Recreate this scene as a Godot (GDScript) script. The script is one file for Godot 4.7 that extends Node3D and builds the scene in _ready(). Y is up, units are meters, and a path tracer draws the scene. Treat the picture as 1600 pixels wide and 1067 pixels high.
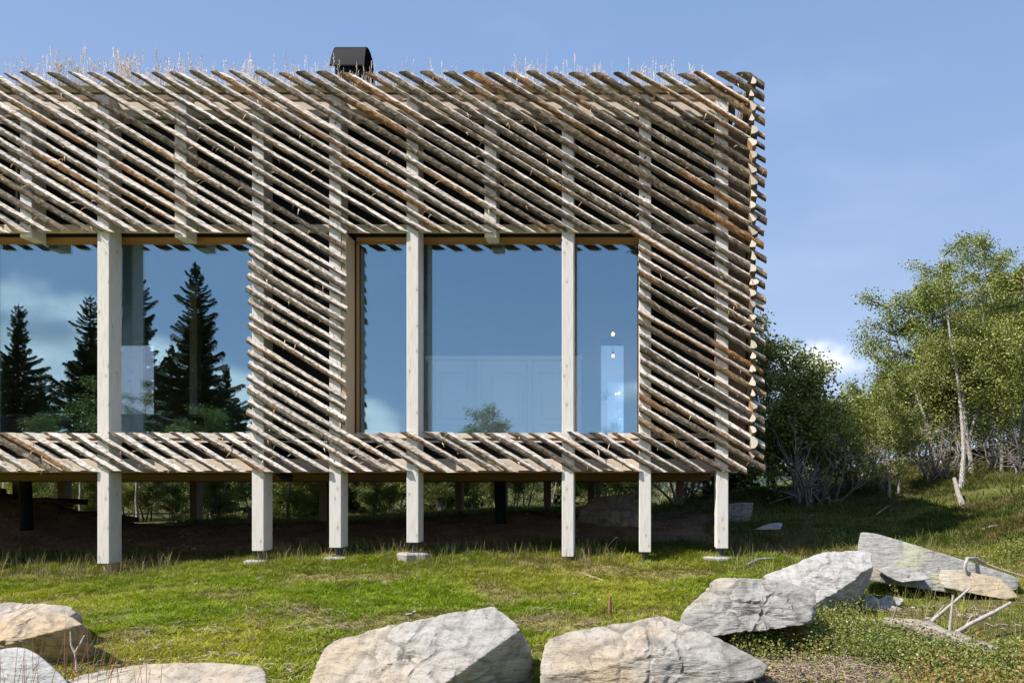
extends Node3D
# A timber cabin on posts, clad with slanting split poles, on a grassy slope with boulders and mountain birches.

const F := 1210.0      # lens: length over half-width, in units of the photograph's pixels
const D := 9.0         # camera to the front of the posts
const EYE := 1.0
const VX := 980.0
const VY := 758.0
const PX := D / F      # metres per unit on the post front
const SLOPE := 0.591   # fall of the poles
const ANG := 0.5338
var rng := RandomNumberGenerator.new()
var n1 := FastNoiseLite.new()
var n2 := FastNoiseLite.new()
var n3 := FastNoiseLite.new()
var M := {}
var taken := {}
var cabin: Node3D

# ---------------------------------------------------------------- helpers
func at(px: float, py: float, z: float) -> Vector3:
	var d := D - z
	return Vector3((px - VX) * d / F, EYE + (VY - py) * d / F, z)

func fx(px: float, z := 0.0) -> float:
	return (px - VX) * (D - z) / F

func fy(py: float, z := 0.0) -> float:
	return EYE + (VY - py) * (D - z) / F

func sm(a: float, b: float, x: float) -> float:
	return smoothstep(a, b, x)

func gh(x: float, z: float) -> float:
	var y := 0.095
	if z > 0.0:
		y -= 0.103 * minf(z, 6.6) + 0.02 * maxf(0.0, z - 6.6)
	else:
		var back := minf(-z, 7.5)
		var right := sm(0.3, 2.6, x)
		y += back * lerpf(lerpf(0.012, 0.046, sm(-7.5, -1.5, x)), 0.105, right)
		var b := -z - 7.5
		if b > 0.0:
			y -= 0.0012 * b * b if b < 40.0 else 1.92 + (b - 40.0) * 0.05
	y -= 0.13 * sm(-3.8, -6.6, x) * sm(-3.0, 0.5, z)
	var rise := maxf(0.0, x - 4.3)
	y += minf(0.24 * rise, 0.9) * sm(3.0, -1.5, z)
	if z < 0.0:
		var m := exp(-pow((z + 4.3) / 1.3, 2.0))
		var a := 0.06 + 0.12 * sm(-2.5, -6.0, x) + 0.16 * exp(-pow((x + 1.6) / 1.7, 2.0)) + 0.55 * sm(-8.5, -11.0, x)
		y += m * a * sm(2.2, 0.8, x)
	var far := sm(30.0, 80.0, Vector2(x, z).length())
	y += (n1.get_noise_2d(x * 9.0, z * 9.0) * 0.07 + n2.get_noise_2d(x * 60.0, z * 60.0) * 0.045) * (1.0 - far)
	y = lerpf(y, -3.0, far)
	return y

func ground(px: float, py: float) -> Vector3:
	var d := 3.0
	while d < 40.0:
		var p := Vector3((px - VX) * d / F, EYE + (VY - py) * d / F, D - d)
		if p.y <= gh(p.x, p.z):
			return Vector3(p.x, gh(p.x, p.z), p.z)
		d += 0.02
	return Vector3((px - VX) * 15.0 / F, gh((px - VX) * 15.0 / F, D - 15.0), D - 15.0)

func numbered(called: String) -> String:
	if not taken.has(called):
		taken[called] = 0
		return called
	taken[called] += 1
	return "%s_%03d" % [called, taken[called]]

func meta(o: Node3D, label := "", category := "", group := "", kind := "") -> Node3D:
	if label: o.set_meta("label", label)
	if category: o.set_meta("category", category)
	if group: o.set_meta("group", group)
	if kind: o.set_meta("kind", kind)
	return o

func thing(called: String, pos: Vector3, label: String, category: String, group := "") -> Node3D:
	var o := Node3D.new()
	o.name = numbered(called)
	o.position = pos
	add_child(o)
	meta(o, label, category, group)
	return o

func put(called: String, mesh: Mesh, parent: Node3D = null, material: Material = null) -> MeshInstance3D:
	var o := MeshInstance3D.new()
	o.mesh = mesh
	if material: o.material_override = material
	if parent:
		o.name = called
		parent.add_child(o, true)
	else:
		o.name = numbered(called)
		add_child(o)
	return o

func st() -> SurfaceTool:
	var s := SurfaceTool.new()
	s.begin(Mesh.PRIMITIVE_TRIANGLES)
	return s

func done(s: SurfaceTool, material: Material, onto: ArrayMesh = null) -> ArrayMesh:
	s.generate_normals()
	s.index()
	s.set_material(material)
	return s.commit(onto) if onto else s.commit()

func tri(s: SurfaceTool, a: Vector3, b: Vector3, c: Vector3) -> void:
	s.add_vertex(a); s.add_vertex(b); s.add_vertex(c)

func face(s: SurfaceTool, pts: Array, centre: Vector3) -> void:
	# a flat convex face, turned to look away from centre
	var n: Vector3 = (pts[2] - pts[0]).cross(pts[1] - pts[0])
	var out: bool = n.dot(pts[0] + pts[2] - centre * 2.0) > 0.0
	for i in range(1, pts.size() - 1):
		if out: tri(s, pts[0], pts[i], pts[i + 1])
		else: tri(s, pts[0], pts[i + 1], pts[i])

func box(s: SurfaceTool, lo: Vector3, hi: Vector3, bevel := 0.0) -> void:
	s.set_smooth_group(-1)
	var c := (lo + hi) * 0.5
	var h := (hi - lo) * 0.5
	var b := minf(bevel, minf(h.x, minf(h.y, h.z)) * 0.6)
	if b <= 0.0:
		for ax in 3:
			for sg in [-1.0, 1.0]:
				var q := []
				for k in [[-1, -1], [1, -1], [1, 1], [-1, 1]]:
					var v := Vector3.ZERO
					v[ax] = sg * h[ax]
					v[(ax + 1) % 3] = k[0] * h[(ax + 1) % 3]
					v[(ax + 2) % 3] = k[1] * h[(ax + 2) % 3]
					q.append(c + v)
				face(s, q, c)
		return
	var corner := func(sx: float, sy: float, sz: float, ax: int) -> Vector3:
		var v := Vector3(sx * (h.x - b), sy * (h.y - b), sz * (h.z - b))
		v[ax] += [sx, sy, sz][ax] * b
		return c + v
	for ax in 3:
		var a1 := (ax + 1) % 3
		var a2 := (ax + 2) % 3
		for sg in [-1.0, 1.0]:
			var q := []
			for k in [[-1.0, -1.0], [1.0, -1.0], [1.0, 1.0], [-1.0, 1.0]]:
				var g := [0.0, 0.0, 0.0]
				g[ax] = sg; g[a1] = k[0]; g[a2] = k[1]
				q.append(corner.call(g[0], g[1], g[2], ax))
			face(s, q, c)
		for k in [[-1.0, -1.0], [1.0, -1.0], [1.0, 1.0], [-1.0, 1.0]]:
			var q := []
			for e in [[-1.0, a1], [1.0, a1], [1.0, a2], [-1.0, a2]]:
				var g := [0.0, 0.0, 0.0]
				g[ax] = e[0]; g[a1] = k[0]; g[a2] = k[1]
				q.append(corner.call(g[0], g[1], g[2], e[1]))
			face(s, q, c)
	for sx in [-1.0, 1.0]:
		for sy in [-1.0, 1.0]:
			for sz in [-1.0, 1.0]:
				face(s, [corner.call(sx, sy, sz, 0), corner.call(sx, sy, sz, 1), corner.call(sx, sy, sz, 2)], c)

func box_part(called: String, lo: Vector3, hi: Vector3, m: Material, parent: Node3D, bevel := 0.004) -> MeshInstance3D:
	var s := st()
	box(s, lo, hi, bevel)
	return put(called, done(s, m), parent)

func tube(s: SurfaceTool, pts: Array, radii: Array, sides := 7, colour := Color.WHITE, cap := true, wob := 0.0) -> void:
	s.set_smooth_group(0)
	var rings := []
	var up := Vector3(0.31, 0.17, 0.93)
	var run := 0.0
	for i in pts.size():
		var t: Vector3 = (pts[mini(i + 1, pts.size() - 1)] - pts[maxi(i - 1, 0)]).normalized()
		var a := t.cross(up)
		if a.length() < 0.1: a = t.cross(Vector3(1, 0, 0))
		a = a.normalized()
		var b := t.cross(a)
		up = a.cross(t)
		if i > 0: run += (pts[i] - pts[i - 1]).length()
		var ring := []
		for k in sides + 1:
			var an := TAU * (k % sides) / sides
			var r: float = radii[i]
			if wob > 0.0: r *= 1.0 + wob * n2.get_noise_3d(pts[i].x * 160.0 + cos(an) * 60.0, pts[i].y * 160.0, pts[i].z * 160.0 + sin(an) * 60.0)
			ring.append([pts[i] + (a * cos(an) + b * sin(an)) * r, Vector2(float(k) / sides, run)])
		rings.append(ring)
	s.set_color(colour)
	for i in pts.size() - 1:
		for k in sides:
			for q in [[i, k], [i, k + 1], [i + 1, k + 1], [i, k], [i + 1, k + 1], [i + 1, k]]:
				s.set_uv(rings[q[0]][q[1]][1])
				s.add_vertex(rings[q[0]][q[1]][0])
	if cap:
		s.set_smooth_group(-1)
		for e in [0, pts.size() - 1]:
			for k in range(1, sides - 1):
				var q = [rings[e][0], rings[e][k], rings[e][k + 1]]
				if e == 0: q = [q[0], q[2], q[1]]
				for v in q:
					s.set_uv(v[1]); s.add_vertex(v[0])

# ---------------------------------------------------------------- materials
func lin(r: float, g: float, b: float) -> Color:
	return Color(r, g, b).linear_to_srgb()

func ntex(freq: float, stops: Array, seed := 1, size := 512, kind := FastNoiseLite.TYPE_SIMPLEX_SMOOTH, octaves := 5, w := 0) -> NoiseTexture2D:
	var n := FastNoiseLite.new()
	n.noise_type = kind
	n.frequency = freq
	n.seed = seed
	n.fractal_octaves = octaves
	n.fractal_gain = 0.6
	var t := NoiseTexture2D.new()
	t.width = w if w else size
	t.height = size
	t.seamless = true
	t.noise = n
	if stops.size():
		var g := Gradient.new()
		var off := PackedFloat32Array()
		var col := PackedColorArray()
		for s in stops:
			off.append(s[0]); col.append(Color(s[1], s[2], s[3]).linear_to_srgb())
		g.offsets = off
		g.colors = col
		t.color_ramp = g
	return t

func mat(called: String, c: Color, rough := 0.85, tex: Texture2D = null, scale := Vector3.ONE, tri_world := 0, vc := false) -> StandardMaterial3D:
	var m := StandardMaterial3D.new()
	m.resource_name = called
	m.albedo_color = c
	m.roughness = rough
	m.metallic_specular = 0.3
	if tex: m.albedo_texture = tex
	m.uv1_scale = scale
	if tri_world:
		m.uv1_triplanar = true
		m.uv1_world_triplanar = tri_world == 2
	m.vertex_color_use_as_albedo = vc
	M[called] = m
	return m

func bump(m: StandardMaterial3D, tex: Texture2D, cm: float) -> void:
	m.heightmap_enabled = true
	m.heightmap_texture = tex
	m.heightmap_scale = cm

func materials() -> void:
	var grain := ntex(0.012, [[0.0, 0.72, 0.68, 0.64], [0.35, 0.93, 0.915, 0.895], [0.62, 1.0, 0.99, 0.97], [1.0, 1.06, 1.06, 1.06]], 3)
	var grain2 := ntex(0.02, [[0.0, 0.2, 0.16, 0.12], [0.33, 0.62, 0.55, 0.48], [0.5, 1.0, 0.98, 0.96], [1.0, 1.25, 1.25, 1.25]], 9)
	var fleck := ntex(0.03, [[0.0, 0.22, 0.20, 0.18], [0.34, 0.48, 0.45, 0.42], [0.5, 0.95, 0.93, 0.9], [0.66, 1.25, 1.2, 1.12], [0.84, 1.9, 1.85, 1.75]], 5)
	var fleck_h := ntex(0.05, [], 6)
	var fine := ntex(0.02, [], 12)
	var m := mat("post", lin(0.67, 0.645, 0.625), 0.8, grain, Vector3(7, 0.45, 7), 2)
	var knots := ntex(0.008, [[0.0, 0.55, 0.45, 0.36], [0.04, 0.75, 0.66, 0.58], [0.08, 0.95, 0.93, 0.9], [0.16, 1.0, 1.0, 1.0], [1.0, 1.0, 1.0, 1.0]], 51, 512, FastNoiseLite.TYPE_CELLULAR, 1)
	(knots.noise as FastNoiseLite).cellular_return_type = FastNoiseLite.RETURN_DISTANCE
	m.detail_enabled = true
	m.detail_blend_mode = BaseMaterial3D.BLEND_MODE_MUL
	m.detail_albedo = knots
	m.detail_uv_layer = BaseMaterial3D.DETAIL_UV_2
	m.uv2_triplanar = true
	m.uv2_world_triplanar = true
	m.uv2_scale = Vector3(1.5, 0.7, 1.5)
	m = mat("post_warm", lin(0.50, 0.40, 0.29), 0.8, grain, Vector3(7, 0.45, 7), 2)
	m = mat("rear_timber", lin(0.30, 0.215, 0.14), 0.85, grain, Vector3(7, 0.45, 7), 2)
	m = mat("board", lin(0.66, 0.58, 0.49), 0.8, grain, Vector3(0.4, 7, 7), 2)
	m = mat("pine", lin(0.40, 0.22, 0.085), 0.6, grain, Vector3(0.4, 9, 9), 2)
	m = mat("brown_board", lin(0.26, 0.19, 0.14), 0.85, grain, Vector3(0.5, 7, 7), 2)
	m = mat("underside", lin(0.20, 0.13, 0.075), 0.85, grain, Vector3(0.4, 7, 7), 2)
	m = mat("membrane", lin(0.012, 0.012, 0.013), 0.75)
	m = mat("split", Color.WHITE, 0.8, grain2, Vector3(1.6, 0.7, 1), 0, true)
	bump(m, grain2, 0.25)
	m = mat("bark", Color.WHITE, 0.95, fleck, Vector3(1.3, 1.9, 1), 0, true)
	bump(m, fleck_h, 1.2)
	m = mat("end_grain", lin(0.56, 0.5, 0.42), 0.85, grain, Vector3(6, 6, 6), 1)
	m = mat("black_metal", lin(0.016, 0.018, 0.023), 0.6)
	m.metallic_specular = 0.2
	m = mat("steel", lin(0.45, 0.46, 0.47), 0.45, fine)
	m.metallic = 0.15
	m = mat("concrete", lin(0.36, 0.35, 0.33), 0.95, ntex(0.03, [[0.2, 0.7, 0.7, 0.7], [0.7, 1.0, 1.0, 1.0]], 15), Vector3(2, 2, 2), 2)
	m = mat("flashing", lin(0.6, 0.62, 0.65), 0.4)
	m = mat("frame_dark", lin(0.03, 0.026, 0.022), 0.5)
	# coated panes: part mirror, part clear
	var coat := Image.create(4, 4, false, Image.FORMAT_RGB8)
	coat.fill(Color(1, 0, 1))
	var gl := ORMMaterial3D.new()
	gl.resource_name = "glass"
	gl.albedo_color = Color(0.78, 0.93, 1.0, 0.28)
	gl.orm_texture = ImageTexture.create_from_image(coat)
	gl.transparency = BaseMaterial3D.TRANSPARENCY_ALPHA
	M.glass = gl
	m = mat("wall_in", lin(0.13, 0.10, 0.075), 0.9, grain, Vector3(0.4, 5, 5), 2)
	m = mat("floor_in", lin(0.10, 0.07, 0.05), 0.6, grain, Vector3(0.4, 5, 5), 2)
	m = mat("cream", lin(0.80, 0.77, 0.66), 0.6)
	m = mat("counter", lin(0.08, 0.075, 0.07), 0.5)
	m = mat("bulb", lin(1, 0.8, 0.5), 0.5)
	m.emission_enabled = true
	m.emission = Color(1.0, 0.72, 0.42)
	m.emission_energy_multiplier = 2.2
	# stone
	var stone := ntex(0.012, [[0.0, 0.36, 0.35, 0.34], [0.3, 0.72, 0.71, 0.70], [0.48, 0.96, 0.95, 0.94], [0.75, 1.08, 1.07, 1.06], [1.0, 1.22, 1.22, 1.22]], 21, 1024, FastNoiseLite.TYPE_SIMPLEX_SMOOTH, 7)
	var stone_h := ntex(0.01, [], 24, 1024, FastNoiseLite.TYPE_SIMPLEX_SMOOTH, 7)
	m = mat("stone", Color.WHITE, 0.88, stone, Vector3(0.55, 2.3, 0.55), 2, true)
	bump(m, stone_h, 1.4)
	var crack := ntex(0.009, [[0.0, 1.0, 1.0, 1.0], [0.70, 1.0, 1.0, 1.0], [0.80, 0.72, 0.70, 0.67], [0.87, 0.32, 0.31, 0.29], [1.0, 0.2, 0.19, 0.18]], 27, 1024, FastNoiseLite.TYPE_SIMPLEX_SMOOTH, 4)
	(crack.noise as FastNoiseLite).fractal_type = FastNoiseLite.FRACTAL_RIDGED
	m.detail_enabled = true
	m.detail_blend_mode = BaseMaterial3D.BLEND_MODE_MUL
	m.detail_albedo = crack
	m.detail_uv_layer = BaseMaterial3D.DETAIL_UV_2
	m.uv2_triplanar = true
	m.uv2_world_triplanar = true
	m.uv2_scale = Vector3(0.8, 1.7, 0.8)
	m = mat("ground", Color.WHITE, 1.0, ntex(0.04, [[0.1, 0.5, 0.48, 0.44], [0.5, 1.0, 1.0, 1.0], [0.9, 1.5, 1.45, 1.4]], 31, 512, FastNoiseLite.TYPE_SIMPLEX_SMOOTH, 6), Vector3(0.9, 0.9, 0.9), 2, true)
	bump(m, fine, 4.0)
	m = mat("hill", lin(0.035, 0.06, 0.04), 1.0, ntex(0.05, [[0.2, 0.6, 0.6, 0.6], [0.8, 1.2, 1.2, 1.2]], 33), Vector3(0.02, 0.02, 0.02), 2)
	# plants
	m = mat("blade", Color.WHITE, 0.7, null, Vector3.ONE, 0, true)
	m.backlight_enabled = true
	m.backlight = Color(0.75, 0.85, 0.4)
	m = mat("straw", Color.WHITE, 0.8, null, Vector3.ONE, 0, true)
	m.backlight_enabled = true
	m.backlight = Color(0.4, 0.38, 0.3)
	m = mat("leaf", Color.WHITE, 0.42, null, Vector3.ONE, 0, true)
	m.metallic_specular = 0.5
	m.backlight_enabled = true
	m.backlight = Color(0.6, 0.7, 0.25)
	m = mat("needle", Color.WHITE, 0.7, null, Vector3.ONE, 0, true)
	var bb := ntex(0.03, [[0.0, 0.08, 0.07, 0.06], [0.34, 0.25, 0.23, 0.21], [0.46, 0.85, 0.84, 0.82], [1.0, 1.15, 1.15, 1.12]], 41, 256)
	m = mat("birch_bark", Color.WHITE, 0.85, bb, Vector3(1.0, 4.0, 1), 0, true)
	m = mat("dead_wood", Color.WHITE, 0.9, grain2, Vector3(1.5, 1.0, 1), 0, true)

# ---------------------------------------------------------------- sky, sun, camera
func sky_image() -> Image:
	var w := 1536
	var h := 768
	var n := FastNoiseLite.new()
	n.noise_type = FastNoiseLite.TYPE_SIMPLEX_SMOOTH
	n.frequency = 1.0
	n.fractal_octaves = 6
	n.fractal_gain = 0.52
	n.seed = 4
	# cumulus banks: azimuth from straight ahead, height, half-width, half-height (degrees), strength
	var banks := [
		[15.5, 8.0, 8.0, 3.0, 0.72], [-24.0, 5.0, 12.0, 2.4, 0.7], [-144.5, 6.5, 7.5, 4.0, 1.3], [-149.0, 3.5, 4.0, 1.6, 0.8], [-158.0, 4.5, 9.0, 2.5, 0.9], [170.0, 6.0, 14.0, 3.0, 0.75],
		[-112.0, 7.0, 12.0, 4.0, 1.0], [120.0, 9.0, 14.0, 5.0, 1.0], [75.0, 7.0, 12.0, 3.0, 0.8], [-80.0, 8.0, 14.0, 4.0, 0.9], [145.0, 16.0, 8.0, 3.0, 0.6], [-100.0, 24.0, 12.0, 4.0, 0.7],
		[100.0, 26.0, 14.0, 4.0, 0.7], [-170.0, 30.0, 12.0, 4.0, 0.55], [40.0, 4.0, 10.0, 2.0, 0.6]]
	var sun := Vector3(-0.55, 0.77, 0.33).normalized()
	var data := PackedFloat32Array()
	data.resize(w * h * 3)
	var top := Vector3(0.112, 0.208, 0.42)
	var hor := Vector3(0.45, 0.56, 0.725)
	for j in h:
		var el := PI * (0.5 - (j + 0.5) / h)
		var se := sin(el)
		var ce := cos(el)
		var edeg := rad_to_deg(el)
		var c0 := top + (hor - top) * exp(-maxf(edeg, 0.0) / 17.0)
		if edeg < 0.0: c0 = Vector3(0.22, 0.24, 0.2)
		for i in w:
			var az := wrapf(TAU * (i + 0.5) / w, -PI, PI)
			var dir := Vector3(sin(az) * ce, se, -cos(az) * ce)
			var c := c0
			if edeg > 0.0:
				var cs := maxf(0.0, dir.dot(sun))
				c += Vector3(1.0, 0.97, 0.9) * (0.22 * pow(cs, 5.0) + 0.8 * pow(cs, 40.0))
				# thin high veils
				var veil := n.get_noise_3d(dir.x * 2.2 + 9.0, dir.y * 7.0, dir.z * 2.2) + 0.35 * n.get_noise_3d(dir.x * 6.0, dir.y * 16.0, dir.z * 6.0 + 4.0)
				c = c.lerp(Vector3(0.56, 0.65, 0.78), smoothstep(0.0, 0.75, veil) * 0.09)
				var adeg := rad_to_deg(az)
				var cover := 0.0
				var base := 0.0
				for b in banks:
					var da: float = absf(wrapf(adeg - b[0], -180.0, 180.0)) / b[2]
					if da < 2.2:
						var de: float = (edeg - b[1]) / b[3]
						var g: float = b[4] * exp(-da * da - de * de)
						cover += g
						base += g * clampf(0.5 + de * 0.6, 0.0, 1.0)
				if cover > 0.05:
					var q := n.get_noise_3d(dir.x * 5.0, dir.y * 9.0, dir.z * 5.0)
					var q2 := n.get_noise_3d(dir.x * 5.0 + 0.12, dir.y * 9.0 + 0.25, dir.z * 5.0)
					var a := smoothstep(0.38, 0.75, cover + q * 0.75)
					if a > 0.0:
						var lit := clampf(base / cover + (q - q2) * 1.6, 0.0, 1.0)
						c = c.lerp(Vector3(0.48, 0.52, 0.58).lerp(Vector3(1.08, 1.08, 1.09), lit), a * 0.88)
			var k := (j * w + i) * 3
			data[k] = c.x; data[k + 1] = c.y; data[k + 2] = c.z
	return Image.create_from_data(w, h, false, Image.FORMAT_RGBF, data.to_byte_array())

func light_and_lens() -> void:
	var cam := Camera3D.new()
	cam.name = "camera"
	cam.projection = Camera3D.PROJECTION_FRUSTUM
	cam.near = 0.1
	cam.far = 6000.0
	cam.size = 1067.0 / F * 0.1
	cam.frustum_offset = Vector2((800.0 - VX) / F, (VY - 533.5) / F) * 0.1
	cam.position = Vector3(0, EYE, D)
	add_child(cam)
	cam.current = true
	var e := Environment.new()
	e.background_mode = Environment.BG_SKY
	e.tonemap_mode = Environment.TONE_MAPPER_LINEAR
	e.tonemap_exposure = 1.55
	e.sdfgi_enabled = true
	e.ssao_enabled = true
	e.ssil_enabled = true
	var sky := Sky.new()
	var pm := PanoramaSkyMaterial.new()
	pm.panorama = ImageTexture.create_from_image(sky_image())
	sky.sky_material = pm
	e.sky = sky
	var we := WorldEnvironment.new()
	we.name = "world"
	we.environment = e
	add_child(we)
	var sun := DirectionalLight3D.new()
	sun.name = "sun"
	sun.light_energy = 1.6
	sun.light_color = Color(1.0, 0.968, 0.92)
	sun.light_angular_distance = 0.53
	sun.shadow_enabled = true
	add_child(sun)
	sun.look_at_from_position(Vector3(-5.5, 7.7, 3.3), Vector3.ZERO)

# ---------------------------------------------------------------- ground
func shrubby(x: float, z: float) -> float:
	var s := x + z - 3.9 + n1.get_noise_2d(x * 40.0, z * 40.0) * 0.9
	return sm(-0.25, 0.35, s) * sm(-2.2, 0.2, z)

func debris(x: float, z: float) -> float:
	# dry twigs and litter in the right foreground
	var a := exp(-pow((x - 1.3) / 0.7, 2.0) - pow((z - 3.85) / 0.5, 2.0))
	return clampf(a * 1.5 + n1.get_noise_2d(x * 55.0 + 9.0, z * 55.0) * 0.5 * a, 0.0, 1.0)

func soil(x: float, z: float) -> float:
	var s := sm(-0.8, -1.9, z + n1.get_noise_2d(x * 30.0, z * 30.0) * 0.8) * sm(-7.6, -6.6, z) * sm(2.3, 1.0, x + n1.get_noise_2d(z * 30.0, x * 30.0) * 0.8)
	return s

func lawn(x: float, z: float) -> Color:
	var a := n1.get_noise_2d(x * 22.0 + 70.0, z * 22.0) * 0.5 + 0.5
	var b := n2.get_noise_2d(x * 30.0, z * 46.0) * 0.5 + 0.5
	var c := Color(0.25, 0.325, 0.03).lerp(Color(0.44, 0.41, 0.07), sm(0.35, 0.75, a))
	c = c.lerp(Color(0.28, 0.225, 0.11), sm(0.53, 0.68, b) * 0.8)
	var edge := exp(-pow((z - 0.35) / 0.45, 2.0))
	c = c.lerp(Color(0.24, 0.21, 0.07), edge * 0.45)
	return c

func build_ground() -> void:
	var s := st()
	s.set_smooth_group(0)
	var xs := []
	var zs := []
	var x := -16.0
	while x <= 13.0:
		xs.append(x); x += 0.11
	var z := -16.0
	while z <= 7.0:
		zs.append(z); z += 0.11
	var o := [20.0, 26.0, 34.0, 45.0, 60.0, 85.0, 120.0, 200.0, 400.0, 900.0, 3000.0]
	for q in o:
		xs.push_front(-q); xs.append(q); zs.push_front(-q); zs.append(q)
	var w := xs.size()
	var verts := PackedVector3Array()
	var cols := PackedColorArray()
	for j in zs.size():
		for i in w:
			var px: float = xs[i]
			var pz: float = zs[j]
			verts.append(Vector3(px, gh(px, pz), pz))
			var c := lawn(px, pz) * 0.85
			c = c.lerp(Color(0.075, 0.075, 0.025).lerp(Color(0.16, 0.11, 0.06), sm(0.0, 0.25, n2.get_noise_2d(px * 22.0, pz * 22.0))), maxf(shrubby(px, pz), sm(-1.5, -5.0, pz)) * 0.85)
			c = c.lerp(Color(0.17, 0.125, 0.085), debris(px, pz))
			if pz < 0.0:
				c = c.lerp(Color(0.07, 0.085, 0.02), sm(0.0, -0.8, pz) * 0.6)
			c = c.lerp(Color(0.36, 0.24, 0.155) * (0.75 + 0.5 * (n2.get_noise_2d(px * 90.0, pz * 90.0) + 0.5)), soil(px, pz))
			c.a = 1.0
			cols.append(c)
	var idx := PackedInt32Array()
	for j in zs.size() - 1:
		for i in w - 1:
			var a := j * w + i
			idx.append_array([a, a + 1, a + w + 1, a, a + w + 1, a + w])
	var norms := PackedVector3Array()
	for v in verts:
		var e := 0.08
		norms.append(Vector3(gh(v.x - e, v.z) - gh(v.x + e, v.z), 2.0 * e, gh(v.x, v.z - e) - gh(v.x, v.z + e)).normalized())
	var arr := []
	arr.resize(Mesh.ARRAY_MAX)
	arr[Mesh.ARRAY_VERTEX] = verts
	arr[Mesh.ARRAY_NORMAL] = norms
	arr[Mesh.ARRAY_COLOR] = cols
	arr[Mesh.ARRAY_INDEX] = idx
	var am := ArrayMesh.new()
	am.add_surface_from_arrays(Mesh.PRIMITIVE_TRIANGLES, arr)
	am.surface_set_material(0, M.ground)
	meta(put("ground", am), "grassy slope rising from the boulders to the birch wood", "", "", "structure")
	# far wooded ridges
	s = st()
	s.set_smooth_group(0)
	for ring in [[900.0, 26.0, 3.0], [1900.0, 95.0, 9.0]]:
		var seg: int = 160
		for i in seg:
			var p := []
			for k in [i, i + 1]:
				var an: float = TAU * (k % seg) / seg
				var hh: float = ring[1] * (0.55 + 0.45 * n1.get_noise_2d(cos(an) * ring[2] * 40.0, sin(an) * ring[2] * 40.0))
				var d := Vector3(cos(an), 0, sin(an))
				p.append([d * ring[0] + Vector3(0, -4, 0), d * (ring[0] * 1.12) + Vector3(0, hh * 0.7, 0), d * (ring[0] * 1.3) + Vector3(0, hh, 0), d * (ring[0] * 1.7) + Vector3(0, -6, 0)])
			for r in 3:
				tri(s, p[0][r], p[1][r + 1], p[0][r + 1])
				tri(s, p[0][r], p[1][r], p[1][r + 1])
	meta(put("hills", done(s, M.hill)), "distant wooded hills", "", "", "structure")

func multi(called: String, mesh: Mesh, where: Array, tint: Array, parent: Node3D = null) -> MultiMeshInstance3D:
	var mm := MultiMesh.new()
	mm.transform_format = MultiMesh.TRANSFORM_3D
	mm.use_colors = true
	mm.mesh = mesh
	mm.instance_count = where.size()
	for i in where.size():
		mm.set_instance_transform(i, where[i])
		mm.set_instance_color(i, tint[i])
	var o := MultiMeshInstance3D.new()
	o.multimesh = mm
	if parent:
		o.name = called
		parent.add_child(o, true)
	else:
		o.name = numbered(called)
		add_child(o)
	return o

func blade_clump(n: int, hgt: float, wid: float, spread: float, lean: float, m: Material, tipc := 1.25) -> ArrayMesh:
	var s := st()
	s.set_smooth_group(-1)
	for i in n:
		var an := rng.randf() * TAU
		var r := sqrt(rng.randf()) * spread
		var b := Vector3(cos(an) * r, -0.01, sin(an) * r)
		var d := Vector3(cos(an + rng.randf_range(-1, 1)), 0, sin(an + rng.randf_range(-1, 1)))
		var side := d.cross(Vector3.UP).rotated(Vector3.UP, rng.randf_range(-0.8, 0.8)) * wid * 0.5
		var hh := hgt * rng.randf_range(0.55, 1.1)
		var mid := b + Vector3.UP * hh * 0.6 + d * hh * lean * 0.35
		var tip := b + Vector3.UP * hh + d * hh * lean * rng.randf_range(0.6, 1.3)
		var v := rng.randf_range(0.8, 1.1)
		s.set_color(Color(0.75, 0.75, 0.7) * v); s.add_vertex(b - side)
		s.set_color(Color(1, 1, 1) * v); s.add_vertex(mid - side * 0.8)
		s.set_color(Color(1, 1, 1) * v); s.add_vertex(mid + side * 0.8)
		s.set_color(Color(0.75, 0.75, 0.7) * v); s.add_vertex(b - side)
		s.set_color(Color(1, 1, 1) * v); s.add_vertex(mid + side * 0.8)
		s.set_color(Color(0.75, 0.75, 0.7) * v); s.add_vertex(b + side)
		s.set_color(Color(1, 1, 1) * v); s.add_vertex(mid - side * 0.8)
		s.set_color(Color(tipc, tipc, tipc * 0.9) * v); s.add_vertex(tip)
		s.set_color(Color(1, 1, 1) * v); s.add_vertex(mid + side * 0.8)
	return done(s, m)

func leaf_clump(n: int, r: float, ll: float, m: Material, flat := 1.0, up := 0.3) -> ArrayMesh:
	var s := st()
	s.set_smooth_group(-1)
	for i in n:
		var p := Vector3(rng.randf_range(-1, 1), rng.randf_range(-1, 1) * flat, rng.randf_range(-1, 1)) * r
		var a := Vector3(rng.randf_range(-1, 1), rng.randf_range(-0.8, 0.5), rng.randf_range(-1, 1)).normalized()
		var nn := (Vector3(rng.randf_range(-1, 1), rng.randf_range(-1, 1) + up, rng.randf_range(-1, 1))).normalized()
		var b := a.cross(nn).normalized()
		var l := ll * rng.randf_range(0.7, 1.2)
		var v := rng.randf_range(0.7, 1.2)
		s.set_color(Color(v, v, v * rng.randf_range(0.7, 1.1)))
		var bend := nn * l * 0.12
		var q := [p, p + a * l * 0.4 + b * l * 0.36 + bend, p + a * l, p + a * l * 0.4 - b * l * 0.36 + bend]
		tri(s, q[0], q[1], q[2])
		tri(s, q[0], q[2], q[3])
	return done(s, m)

func spot(p: Vector3, sc: float, tilt := 0.2) -> Transform3D:
	var b := Basis(Vector3.UP, rng.randf() * TAU) * Basis(Vector3(1, 0, 0), rng.randf_range(-tilt, tilt))
	return Transform3D(b.scaled(Vector3.ONE * sc), p)

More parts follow.
